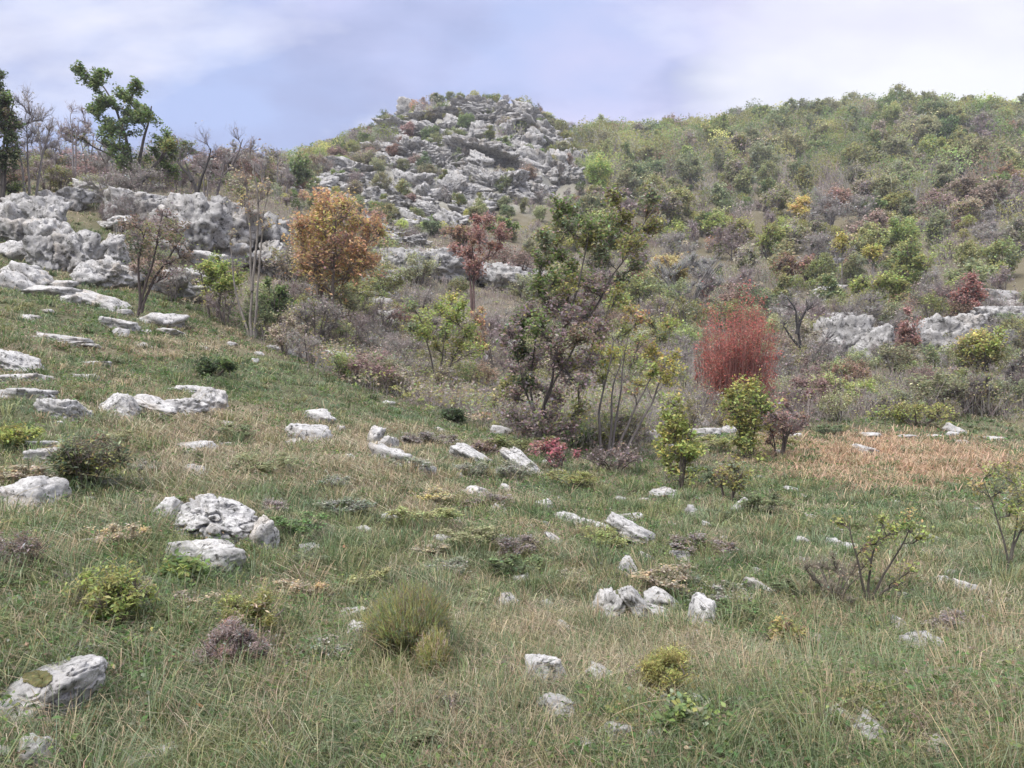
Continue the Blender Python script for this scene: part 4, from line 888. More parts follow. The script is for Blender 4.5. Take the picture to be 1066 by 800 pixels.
plant('bush', 'mauve grey dead-looking heather clump in the lower left grass', 'bush', 240, 700, 80, 56, [('mauve', 3), ('pink', .6), ('rust', .5)], 156, ncl=22, c0=.0, rel=.5, nstem=9, leaf_px=3.6, nlf=70, ntw=26, up=.7, asp=.3, spread=.9, tw=(.26,.2,.18))
plant('bush', 'faded yellow-green clump above the mauve heather clump', 'bush', 262, 668, 70, 50, [('lime', 1), ('olive', 3), ('tan', 1)], 157, ncl=20, c0=.0, rel=.5, nstem=8, leaf_px=4, nlf=90, ntw=22, up=.9, asp=.3, spread=.9, tw=(.25,.24,.1))
plant('bush', 'purple brown dried clump at the left edge under the angular boulder', 'bush', 20, 600, 66, 44, [('mauve', 2), ('brown', 2), ('rust', .5)], 158, ncl=18, c0=.0, rel=.5, nstem=8, leaf_px=3.6, nlf=60, ntw=22, up=.8, asp=.3, spread=.9)
plant('bush', 'yellow-green leafy clump above the mossy boulder on the left', 'bush', 118, 655, 90, 60, [('lime', 1.6), ('olive', 3), ('green', 1)], 159, ncl=24, c0=.0, rel=.5, nstem=8, leaf_px=5, nlf=80, ntw=14, up=.6, asp=.4, spread=.9)
plant('bush', 'broad-leaved green herb by the lower edge right of the yellow clump', 'herb', 722, 766, 80, 36, [('green', 3), ('lime', 1), ('sage', 1)], 160, ncl=18, c0=.0, rel=.6, nstem=8, leaf_px=6, nlf=70, ntw=8, up=.5, spread=.9, asp=.7)
plant('bush', 'light green herb tuft under the front slab of the pitted boulder', 'herb', 186, 612, 60, 26, [('green', 2), ('lime', 1)], 161, ncl=14, c0=.0, rel=.6, nstem=6, leaf_px=7, nlf=40, ntw=8, up=.6, spread=.9)
plant('bush', 'russet heather patch under the jagged sloping stone', 'bush', 502, 474, 34, 14, [('brown', 2), ('purple', 1)], 162, ncl=10, c0=.0, rel=.6, nstem=6, leaf_px=3, nlf=30, ntw=16, up=.7, spread=.9)

# broom bush: dense upright green rods
def broom(label, px, py, wpx, hpx, cols, seed, n=1500):
    rng = np.random.default_rng(seed); base = ray(px, py); s = base[1] / F; H = hpx * s; W = wpx * s
    mt, ml = MB(), MB()
    for k in range(9):
        a = k * .7; p = np.array([[math.cos(a) * .02, math.sin(a) * .02, -.05], [math.cos(a) * W * .1, math.sin(a) * W * .1, H * .2], [math.cos(a) * W * .2, math.sin(a) * W * .2, H * .45]])
        tube(mt, p, [.012, .009, .006], (.1, .085, .06), 5)
    a = rng.uniform(0, 2 * math.pi, n); q = np.sqrt(rng.uniform(0, 1, n)); lean = q * .55
    A = np.stack([np.cos(a) * q * W * .16, np.sin(a) * q * W * .16, rng.uniform(0, .3, n) * H], 1)
    B = np.stack([np.cos(a) * q * W * .5, np.sin(a) * q * W * .5, H * np.sqrt(1 - .55 * q * q) * rng.uniform(.62, 1.05, n)], 1)
    B += fbm(B * 9, 2, seed)[:, None] * .06 * W
    k = rng.integers(0, len(cols), n); cc = np.array([pcol(c) for c in cols])[k]
    spikes(ml, A, B, .0021, vary(rng, cc, n, .25, .1), rng.normal(0, .025, (n, 3)) * H + np.array([0, 0, .02 * H]))
    m = n * 7; k2 = rng.integers(0, n, m); t = rng.uniform(.35, .95, (m, 1)); A2 = A[k2] * (1 - t) + B[k2] * t
    B2 = A2 + norm((B - A)[k2] + rng.normal(0, .35, (m, 3)) * H) * rng.uniform(.04, .13, (m, 1)) * H
    spikes(ml, A2, B2, .0013, vary(rng, cc[k2], m, .3, .12))
    e = empty('broom_bush', base, label, 'bush'); mt.build('stem', M_BARK, e, True); ml.build('shoots', M_LEAF, e); return e
broom('dense olive green broom bush of upright rods in the foreground', 425, 690, 96, 84, ['olive', 'olive', 'sage', 'brown', 'green'], 201, 2000)
broom('small tuft of pale upright rods right of the dense broom bush', 452, 712, 40, 62, ['olive', 'tan', 'olive'], 202, 350)

# ------------------------------------------------------------------ copies for the wooded slopes
def bare_(pal): return pal[0][0] in ('grey', 'mauve')
def proto(seed, pal, H, W, ncl, c0, rel, leaf, nlf, ntw, up, twr, bark=(.12,.10,.09), tw=None, nstem=1, conical=0, flat=1., hollow=.5):
    rng = np.random.default_rng(seed)
    cl = auto_clusters(rng, H, W, ncl, c0, rel, pal, conical=conical, flat=flat, hollow=hollow)
    mt, mw, ml = grow(rng, cl, auto_stems(rng, H, W, nstem, c0), bark, leaf, None, ntw, nlf, up, .02 * H, twr, 4, tw)
    if mw.V and not bare_(pal): mt.merge(mw)
    r = [('trunk', mt.mesh('trunk', M_BARK, True))]
    if mw.V: r.append(('twigs', mw.mesh('twigs', M_TWIG)))
    if ml.V: r.append(('crown', ml.mesh('crown', M_FAR)))
    return r
KINDS = {  # palette, adjective
    'green': ([('green', 3), ('olive', 3), ('lime', .6)], 'green leafy'), 'olive': ([('olive', 5), ('sage', 1), ('lime', 1)], 'olive leafy'), 'lime': ([('lime', 4), ('olive', 1), ('yellow', .6)], 'lime green'),
    'yellow': ([('yellow', 3), ('gold', 1)], 'yellow leafed'), 'rust': ([('rust', 3), ('pink', 2), ('brown', 1)], 'rusty red'), 'tan': ([('tan', 1), ('olive', 2), ('mauve', 1)], 'faded tan and olive'),
    'bare': ([('grey', 1), ('mauve', 1)], 'bare grey twigged'), 'mauve': ([('mauve', 2), ('purple', 1)], 'bare mauve twigged'), 'dark': ([('dark', 1), ('green', 3)], 'dark green')}
PR = {}
for ki, (k, (pal, adj)) in enumerate(KINDS.items()):
    bare = k in ('bare', 'mauve')
    for v in range(3):
        PR[k, v] = proto(500 + ki * 10 + v, pal, 5.0, (4.6, 3.6, 5.2)[v], (28, 24, 32)[v], (.04, .03, .10)[v], .42, .23, 10 if bare else 84, 26 if bare else 8, .9 if bare else .5, .016,
            bark=(.16,.145,.14) if bare else (.10,.09,.08), tw=(.235,.215,.2) if k == 'bare' else ((.23,.18,.175) if k == 'mauve' else (.16,.14,.125)), nstem=(1, 2, 3)[v], conical=(0, .4, .1)[v])
        PR[k + 'B', v] = proto(700 + ki * 10 + v, pal, 2.2, 2.4, (20, 24, 18)[v], .04, .44, .085, 10 if bare else 70, 26 if bare else 12, .9 if bare else .5, .006,
            bark=(.15,.13,.12), tw=(.22,.2,.185) if k == 'bare' else ((.21,.165,.16) if k == 'mauve' else (.16,.13,.11)), nstem=5)
FARTREES = []
def put(kind, v, p, H, W, name, cat, group, rng, H0):
    e = empty(name, p - np.array([0, 0, .05 * H]), None, cat, group)
    for nm, me in PR[kind, v]:
        o = bpy.data.objects.new(nm, me); COL.objects.link(o); o.parent = e
    s = H / H0; e.scale = (W, W, s); e.rotation_euler = (0, 0, rng.uniform(0, 6.28))
    return e
rng = np.random.default_rng(42)
def pick(rng, px, py, D):
    """colour mix of the slope, read off the photograph zone by zone"""
    w = dict(green=.8, olive=1.9, lime=.6, yellow=.12, rust=.14, tan=1.6, bare=.9, mauve=.4, dark=.05)
    if py < 200 and px > 600: w.update(olive=5, green=2., tan=1.2, bare=.3, mauve=.15, dark=.3, lime=1.2)
    elif px > 600: w.update(bare=1.6, tan=1.2, mauve=1.3, lime=1.3, olive=1.7, green=1., rust=.6, yellow=.25)
    if px > 1020 and py > 150: w.update(mauve=3, rust=1.2)
    if py > 340 and px > 280: w.update(mauve=1.6, bare=1.5, rust=.5, tan=1.2, olive=1.6, lime=.6)
    if 720 < px < 830 and 215 < py < 285: w.update(lime=4, yellow=.6)
    if px < 300: w.update(rust=.8, mauve=2, bare=1.2, olive=1.5, tan=1, lime=.1)
    if 300 < px < 600 and py < 250: w.update(green=1.4, olive=2.4, rust=.25, dark=.5)
    if 420 < px < 560 and 225 < py < 260: w.update(rust=.9, lime=1.4)
    if 620 < px < 700 and py < 170: w.update(lime=2, olive=3)
    ks = list(w); p = np.array([w[k] for k in ks]); return ks[rng.choice(len(ks), p=p / p.sum())]
pts = []
# skyline
x = 372.
while x < 1100:
    th = math.atan((x - CX) / F); dd = np.linspace(80, 240, 200); u = (x - CX) / F
    zz = height(u * dd, dd); el = (zz - CAM_Z) / dd; k = int(np.argmax(el)); d0 = dd[k] + rng.uniform(-4, 2)
    hp = rng.uniform(4.0, 7.2) if x > 615 else rng.uniform(2.2, 4.4)
    if not (480 < x < 545 and rng.random() < .5): pts.append((x, at_depth(x, d0), hp, 'skyline'))
    x += rng.uniform(6, 12) if x > 615 else rng.uniform(7, 15)
# slope
tries = 0; acc = []
while len(acc) < 200 and tries < 20000:
    tries += 1
    x = rng.uniform(285, 1095); y = rng.uniform(125, 338)
    lo = np.interp(x, [285, 380, 450, 560, 620, 700, 900, 1100], [225, 255, 262, 272, 310, 325, 332, 318]); hi = np.interp(x, [285, 400, 500, 600, 700, 800, 933, 1100], [180, 150, 128, 150, 160, 150, 135, 140])
    if not (hi < y < lo): continue
    inpk = ell(x, y, 485, 170, 92, 56, 10) + ell(x, y, 580, 172, 34, 24) > .4
    if inpk and rng.random() < .1: continue
    sep = np.interp(y, [110, 340], [11, 26]) * (.9 if inpk else 1)
    if any(abs(x - a) < sep * 1.2 and abs(y - b) < sep * .75 for a, b in acc): continue
    acc.append((x, y)); p = ray(x, y)
    pts.append((x, p, rng.uniform(4.6, 7.6) * (.62 if inpk else 1) * np.interp(y, [150, 330], [1.1, .8]), 'summit' if inpk else 'slope'))
for x, p, H, zn in pts:
    D = p[1]; qx, qy = proj(*p); k = pick(rng, qx, qy, D); v = int(rng.integers(0, 3))
    if zn == 'summit' or (zn == 'skyline' and x < 615): k = ['green', 'olive', 'rust', 'bare', 'dark', 'tan'][rng.choice(6, p=[.26, .3, .12, .12, .12, .08])]
    H = min(H, D / F * (rng.uniform(13, 26) if x < 600 else rng.uniform(30, 50) * np.interp(D, [60, 200], [1.1, .85])))
    e = put(k, v, p, H, H / 5 * rng.uniform(.85, 1.3), 'tree', 'tree', 'trees on the far wooded hillside', rng, 5.0)
    e['_px'] = float(qx); e['_py'] = float(qy); e['_adj'] = KINDS[k][1]; e['_zone'] = zn; FARTREES.append(e)
for i_, x in enumerate([18, 46, 62, 92, 108, 172, 186, 214, 240, 272, 296, 330]):
    plant('tree', 'thin bare sapling on the left ridge, ' + ['beside the dark edge tree', 'just right of the pale twiggy tree', 'left of the bare thin tree', 'at the left foot of the ridge tree', 'under the left branches of the ridge tree', 'right of the ridge tree', 'left of the dead crooked tree',
          'between the crooked and the forked tree', 'right of the grey forked tree', 'left of the pole-like sapling', 'right of the pole-like sapling', 'right of the small rounded skyline tree'][i_], 'tree', x, 204, 30, (70, 82, 60, 76, 52, 58, 66, 50, 62, 48, 40, 30)[i_], [('grey', 1)], 1400 + i_, d=49 if x < 230 else 62,
          ncl=12, c0=.25, rel=.55, nstem=2, nlf=2, ntw=18, up=1.2, twpx=.22, bark=(.19,.17,.165), tw=(.21,.185,.18))
# shrubs rooted among the crags
for (x, y, kk) in [(400,138,'olive'),(415,131,'green'),(430,124,'olive'),(446,119,'tan'),(461,116,'green'),(476,119,'olive'),(382,150,'green'),(368,158,'olive'),(352,166,'rust'),(338,172,'green'),(440,150,'green'),(456,154,'olive'),(478,152,'green'),(500,150,'olive'),(520,152,'green'),
        (556,135,'tan'),(572,132,'green'),(588,148,'olive'),(572,158,'olive'),(604,150,'green'),(430,172,'rust'),(424,184,'rust'),(448,180,'olive'),(396,218,'green'),(404,232,'green'),(480,214,'green'),(500,220,'lime'),(528,220,'green'),(545,214,'olive'),(562,222,'olive'),(450,240,'dark'),(436,226,'green'),
        (330,190,'olive'),(315,196,'rust'),(372,186,'green'),(390,172,'tan'),(410,160,'rust'),(520,185,'tan'),(462,200,'bare'),(548,176,'bare'),(300,200,'mauve'),(420,200,'olive'),(590,172,'rust'),(536,126,'bare'),(508,112,'green'),(524,113,'bare')]:
    p = ray(x, y + 3); D = p[1]; p = at_depth(x, D - 3.0); H = rng.uniform(17, 25) * D / F
    e = put(kk, int(rng.integers(0, 3)), p, H, H / 5 * rng.uniform(.9, 1.4), 'tree', 'tree', 'trees on the far wooded hillside', rng, 5.0)
    e['_px'] = float(x); e['_py'] = float(y); e['_adj'] = KINDS[kk][1]; e['_zone'] = 'summit'; FARTREES.append(e)
# mid distance bushes
acc = []; tries = 0; BUSH = []
while len(acc) < 262 and tries < 20000:
    tries += 1
    x = rng.uniform(-30, 1100)
    lo = brush_row(x) + 5; hi = np.interp(x, [-30, 260, 300, 560, 620, 700, 1100], [195, 215, 270, 300, 300, 330, 330])
    y = rng.uniform(hi, lo) if lo > hi else lo
    if x < 290 and rng.random() < .6: continue
    if rng.random() < max(.9 * (185 < x < 300 and 225 < y < 350), .85 * (380 < x < 565 and 262 < y < 345), .45 * (835 < x and 300 < y < 405)): continue
    if any(abs(x - a) < 14 and abs(y - b) < 9.5 for a, b in acc): continue
    acc.append((x, y)); p = ray(x, y); k = pick(rng, x, y, p[1])
    if x > 600 and rng.random() < .2: k = 'rust' if rng.random() < .4 else 'lime'
    hp = rng.uniform(26, 52) * p[1] / F
    e = put(k + 'B', int(rng.integers(0, 3)), p, hp, hp / 2.2 * rng.uniform(.9, 1.35), 'bush', 'bush', 'bushes of the thicket at the foot of the hill', rng, 2.2)
    e['_px'] = float(x); e['_py'] = float(y); e['_adj'] = KINDS[k][1]; e['_zone'] = 'thicket'; BUSH.append(e)
# bushes on the left ridge, against the sky
x = -20.
while x < 395:
    d0 = np.interp(x, [0, 150, 266, 330, 400], [50, 48, 60, 100, 120]); d0 *= rng.uniform(.95, 1.15); p = at_depth(x, d0)
    hp = (rng.uniform(26, 50) if x < 290 else rng.uniform(14, 26)) * d0 / F
    k = ['rust', 'mauve', 'olive', 'bare', 'tan', 'green'][rng.choice(6, p=[.18, .30, .14, .26, .08, .04])]
    e = put(k + 'B', int(rng.integers(0, 3)), p, hp, hp / 2.2 * rng.uniform(1, 1.4), 'bush', 'bush', 'bushes along the left ridge', rng, 2.2)
    qx, qy = proj(*p); e['_px'] = float(qx); e['_py'] = float(qy); e['_adj'] = KINDS[k][1]; e['_zone'] = 'ridge'; BUSH.append(e); x += rng.uniform(5, 10)

# low clumps in the grass
for ki, (k, pal, tw) in enumerate([('mauve brown', [('mauve', 2), ('brown', 1)], (.2,.16,.145)), ('yellow-green', [('lime', 1), ('olive', 2)], (.2,.2,.09)), ('dark green', [('green', 2), ('dark', 1)], (.13,.13,.08)), ('grey-green', [('sage', 2), ('grey', 1)], (.2,.2,.16)), ('straw coloured', [('tan', 3), ('gold', 1)], (.34,.28,.18))]):
    for v in range(2): PR['low' + k, v] = proto(900 + ki * 10 + v, pal, .28, .5, 16, .0, .5, .016, 60, 22, .8, .0016, bark=(.14,.12,.1), tw=tw, nstem=7, flat=.9)
CL = []; tries = 0; acc = []
while len(acc) < 105 and tries < 9000:
    tries += 1; x, y = rng.uniform(-10, 1080), 455 + 345 * rng.random() ** 1.1
    if y < brush_row(x) + 14 or any(abs(x - a) < 42 and abs(y - b) < 20 for a, b in acc) or ell(x, y, 922, 480, 110, 26) > .4 or ell(x, y, 905, 560, 80, 90) > .3 or ell(x, y, 1050, 550, 60, 80) > .3: continue
    p = ray(x, y)
    if not clear(np.array([p]), .5)[0]: continue
    acc.append((x, y)); k = ['mauve brown', 'yellow-green', 'dark green', 'grey-green', 'straw coloured'][rng.choice(5, p=[.16, .26, .26, .18, .14])]
    w_ = rng.uniform(34, 78) * p[1] / F; w_ = min(w_, 1.1)
    e = put('low' + k, int(rng.integers(0, 2)), p, w_ * rng.uniform(.24, .42), w_ / .5 * rng.uniform(.9, 1.5), 'low_shrub', 'low shrub', 'low clumps scattered through the grass', rng, .28)
    e['_px'] = float(x); e['_py'] = float(y); e['_adj'] = k; e['_zone'] = 'grass'; CL.append(e)
# ------------------------------------------------------------------ ground cover that nobody could count
def polar(rng, n, r0, r1, a=43):
    th = np.radians(rng.uniform(-a, a, n)); r = np.exp(rng.uniform(math.log(r0), math.log(r1), n))
    return r * np.sin(th), r * np.cos(th), r

def blades(mb, P, L, W, D, col, rng):
    """curved grass blades: base P, length L, width W, lean vector D (horizontal), 3 joints"""
    n = len(P); a = rng.uniform(0, 2 * math.pi, n); s = np.stack([np.cos(a), np.sin(a), np.zeros(n)], 1)
    k = D; up = np.array([0, 0, 1.])
    M = P + (up * .55 + k * .28) * L[:, None]; T = P + (up * (.95 - .55 * np.minimum(np.linalg.norm(k, axis=1), 1.4)[:, None]) + k * .95) * L[:, None]
    w = s * W[:, None] * .5
    V = np.stack([P - w, P + w, M + w * .8, M - w * .8, T], 1)
    i = np.arange(n)[:, None] * 5
    mb.add(V.reshape(-1, 3), i + np.array([[0, 1, 2, 3]]), i + np.array([[3, 2, 4]]), np.repeat(col, 5, 0))

def grass():
    rng = np.random.default_rng(7)
    nt = 62000
    x, y, r = polar(rng, nt, 1.35, 60)
    z = height(x, y); P = np.stack([x, y, z], 1)
    dry, rus, lit, pk, px, py = zones(P)
    br = np.clip((brush_row(px) - py) / 10, 0, 1) * (r > 12)
    clump = fbm(P2(x, y, 1.1), 3, 91); fine = vnoise(P2(x, y, 3.5), 95)
    keep = rng.random(nt) < np.clip(1.0 - .55 * lit - .55 * br + .9 * clump, .12, 1) * (1 - np.exp(-r / 2) * 0)
    x, y, r, P, dry, rus, lit, br, clump, fine = [q[keep] for q in (x, y, r, P, dry, rus, lit, br, clump, fine)]
    nb = 9; m = len(x) * nb
    rep = lambda q: np.repeat(q, nb, 0)
    rad = rep(.035 + .007 * r); a = rng.uniform(0, 2 * math.pi, m); q = np.sqrt(rng.random(m))
    B = rep(P) + np.stack([np.cos(a) * q * rad, np.sin(a) * q * rad, np.zeros(m)], 1)
    B[:, 2] = height(B[:, 0], B[:, 1]) - .012
    ok = clear(B) & (vnoise(P2(B[:, 0], B[:, 1], 5), 321) > -.62)
    isd = rng.random(m) < rep(np.clip(dry, .04, .95)); isr = rng.random(m) < rep(rus) * .85
    L = (.065 + .05 * rng.random(m) + .10 * rep(np.clip(clump, 0, 1))) * (1 + .8 * isd * rng.random(m)) * (1 + .9 * isr) * (1 - .35 * rep(lit))
    L = L * (1 + .012 * rep(r))
    wind = np.array([.35, -.25, 0]); sw = fbm(P2(B[:, 0], B[:, 1], .8), 2, 99) * 3
    D = np.stack([np.cos(a + sw), np.sin(a + sw), np.zeros(m)], 1) * (.5 + 1.0 * rng.random((m, 1))) + wind
    W = np.maximum(.0026, .00085 * rep(r)) * rng.uniform(.7, 1.3, m)
    g1, g2, g3 = np.array([.17, .215, .10]), np.array([.25, .275, .155]), np.array([.10, .145, .07])
    t = rng.random((m, 1)); col = np.where(t < .45, g1, np.where(t < .75, g2, g3))
    hue = rep(fine)[:, None]; col = col * (1 + .30 * hue * np.array([1, .3, -.2])) * np.exp(.38 * rep(fbm(P2(x, y, 1.9), 3, 123)))[:, None]
    dcol = np.where(rng.random((m, 1)) < .6, np.array([.40, .35, .24]), np.array([.30, .25, .18]))
    col = np.where(isd[:, None], dcol, col); col = np.where(isr[:, None], np.array([.44, .32, .215]), col)
    gl = (rng.random(m) < rep(lit) * .6)[:, None]; col = np.where(gl & ~isd[:, None], np.array([.23, .185, .15]), col)
    col = vary(rng, col * 1.12, m, .25, .07)
    for nm, mask, lab in (('grass', ok & ~isd & ~isr, 'matted green grass over the slope'), ('dry_grass', ok & isd & ~isr, 'dry tan grass mixed through the green'), ('russet_grass', ok & isr, 'russet patch of dry grass on the meadow')):
        mb = MB(); blades(mb, B[mask], L[mask], W[mask], D[mask], col[mask], rng); o = mb.build(nm, M_GRASS); tag(o, lab, 'grass', kind='stuff')
    # taller tussocks
    nt2 = 5200; x, y, r = polar(rng, nt2, 1.6, 34); P = np.stack([x, y, height(x, y)], 1); dry, rus, lit, pk, px, py = zones(P)
    k = (rng.random(nt2) < 1 - .7 * lit) & (py > brush_row(px)) & clear(P, .22); P, r, dry, rus = P[k], r[k], dry[k], rus[k]; nb = 46; m = len(P) * nb; rep = lambda q: np.repeat(q, nb, 0)
    a = rng.uniform(0, 2 * math.pi, m); q = np.sqrt(rng.random(m)); S = rep(rng.uniform(.6, 1.3, len(P)))
    B = rep(P) + np.stack([np.cos(a) * q, np.sin(a) * q, np.zeros(m)], 1) * .07 * S[:, None]; B[:, 2] -= .01
    D = np.stack([np.cos(a), np.sin(a), np.zeros(m)], 1) * (.25 + .8 * q[:, None]) + rep(rng.normal(0, .25, (len(P), 3)) * [1, 1, 0])
    L = rng.uniform(.10, .26, m) * S; isd = rep(rng.random(len(P)) < dry * .8) ^ (rng.random(m) < .12)
    tone = rep(np.array([[.16, .22, .10], [.23, .27, .16], [.12, .17, .08], [.25, .26, .12]])[rng.integers(0, 4, len(P))])
    col = vary(rng, np.where(isd[:, None], np.array([.38, .31, .20]), tone), m, .22, .06)
    mb = MB(); blades(mb, B, L, np.maximum(.0024, .0008 * rep(r)), D, col, rng)
    # grass crowding round the foot of every stone
    for (rx, ry, ra, rb) in FOOT:
        d_ = math.hypot(rx, ry)
        if d_ > 22: continue
        n = int(min(900, (ra + rb) * 3.1 / max(.004, .0011 * d_))); a = rng.uniform(0, 2 * math.pi, n); q = rng.uniform(1.05, 1.5, n)
        X = rx + np.cos(a) * ra * q * 1.1; Y = ry + np.sin(a) * rb * q * 1.1; B = np.stack([X, Y, height(X, Y) - .01], 1)
        side = np.where(np.sin(a) < -.2, .55, 1.)
        D = np.stack([np.cos(a + 1.5), np.sin(a + 1.5), np.zeros(n)], 1) * rng.normal(0, .6, (n, 1)) + rng.normal(0, .25, (n, 3)) * [1, 1, 0]
        tn = np.array([[.16, .22, .10], [.23, .27, .16], [.36, .30, .2]])[rng.choice(3, n, p=[.5, .3, .2])]
        blades(mb, B, rng.uniform(.05, .17, n) * side * min(1, .5 + ra * 2.5), np.full(n, max(.0024, .0008 * d_)), D, vary(rng, tn, n, .25, .06), rng)
    tag(mb.build('tussock_grass', M_GRASS), 'longer grass in arching tufts', 'grass', kind='stuff')
    # long arching straw stalks
    n = 1500; x, y, r = polar(rng, n, 1.6, 20); P = np.stack([x, y, height(x, y)], 1); dry, rus, lit, pk, px, py = zones(P)
    k = rng.random(n) < .25 + .75 * dry; P = P[k]; r = r[k]; n = len(P)
    a = rng.uniform(0, 2 * math.pi, n); L = rng.uniform(.22, .55, n); E = P + np.stack([np.cos(a) * L, np.sin(a) * L, rng.uniform(.1, .75, n) * L], 1)
    E[:, 2] = np.maximum(E[:, 2], height(E[:, 0], E[:, 1]) + .05)
    bend = np.stack([np.zeros(n), np.zeros(n), L * rng.uniform(.08, .25, n)], 1)
    mb = MB(); spikes(mb, P, E, np.maximum(.0011, .00035 * r), vary(rng, np.array([.42, .35, .22]), n, .25, .06), bend)
    tag(mb.build('straw', M_GRASS), 'long bent straw stalks crossing over the grass', 'grass', kind='stuff')

def herbs():
    rng = np.random.default_rng(8)
    nc = 34000; x, y, r = polar(rng, nc, 1.35, 30); n_ = fbm(P2(x, y, .9), 3, 31)
    k = rng.random(nc) < np.clip(.35 + 1.8 * n_, .04, 1) * clear(np.stack([x, y, x], 1)); x, y, r, n_ = x[k], y[k], r[k], n_[k]
    per = 12; m = len(x) * per; rep = lambda q: np.repeat(q, per, 0)
    R = rep(.03 + .03 * rng.random(len(x)) + .004 * r)
    X = rep(x) + rng.normal(0, 1, m) * R; Y = rep(y) + rng.normal(0, 1, m) * R; Z = height(X, Y) + rng.uniform(.005, .09, m) * (1 + .02 * rep(r))
    P = np.stack([X, Y, Z], 1); kind = rep(rng.random(len(x)))[:, None]
    c = np.where(kind < .5, np.array([.11, .18, .06]), np.where(kind < .72, np.array([.19, .25, .08]), np.where(kind < .86, np.array([.20, .22, .15]), np.array([.28, .22, .15]))))
    mb = MB(); sz = np.maximum(.017, .0026 * rep(r)) * rng.uniform(.6, 1.5, m) * np.where(kind[:, 0] < .3, 1.4, 1)
    leaves(mb, P, sz, vary(rng, c, m, .3, .1), rng, .5, .6)
    tag(mb.build('herbs', M_LEAF), 'low leafy herbs and clover growing through the grass', 'herbs', kind='stuff')
    # fallen leaves and dead bits
    n = 9000; x, y, r = polar(rng, n, 1.35, 34); P = np.stack([x, y, height(x, y) + rng.uniform(.0, .05, n)], 1); dry, rus, lit, pk, px, py = zones(P)
    k = rng.random(n) < .12 + lit; P, r = P[k], r[k]; n = len(P)
    cc = np.array([[.30, .20, .13], [.24, .18, .15], [.36, .22, .09], [.19, .14, .11]])[rng.integers(0, 4, n)]
    mb = MB(); leaves(mb, P, np.maximum(.022, .003 * r) * rng.uniform(.6, 1.2, n), vary(rng, cc, n, .3, .1), rng, .9, .6)
    tag(mb.build('leaf_litter', M_LEAF), 'brown fallen leaves scattered in the grass', 'leaf litter', kind='stuff')
    # dead twigs, brambles
    n = 5200; x, y, r = polar(rng, n, 2, 40); P = np.stack([x, y, height(x, y)], 1); dry, rus, lit, pk, px, py = zones(P)
    k = rng.random(n) < .04 + .9 * lit; P, r = P[k], r[k]; n = len(P)
    A = np.repeat(P, 4, 0); m = len(A); A = A + rng.normal(0, .05, (m, 3)) * [1, 1, .2]; a = rng.uniform(0, 6.28, m); L = rng.uniform(.1, .34, m) * (1 + .01 * np.repeat(r, 4))
    E = A + np.stack([np.cos(a) * L * .7, np.sin(a) * L * .7, rng.uniform(.1, .9, m) * L], 1)
    mb = MB(); spikes(mb, A, E, np.maximum(.0013, .00028 * np.repeat(r, 4)), vary(rng, np.array([.22, .175, .15]), m, .3, .06), rng.normal(0, .06, (m, 3)) * L[:, None])
    tag(mb.build('dead_twigs', M_TWIG), 'tangle of dead grey-brown twigs low on the ground', 'twigs', kind='stuff')

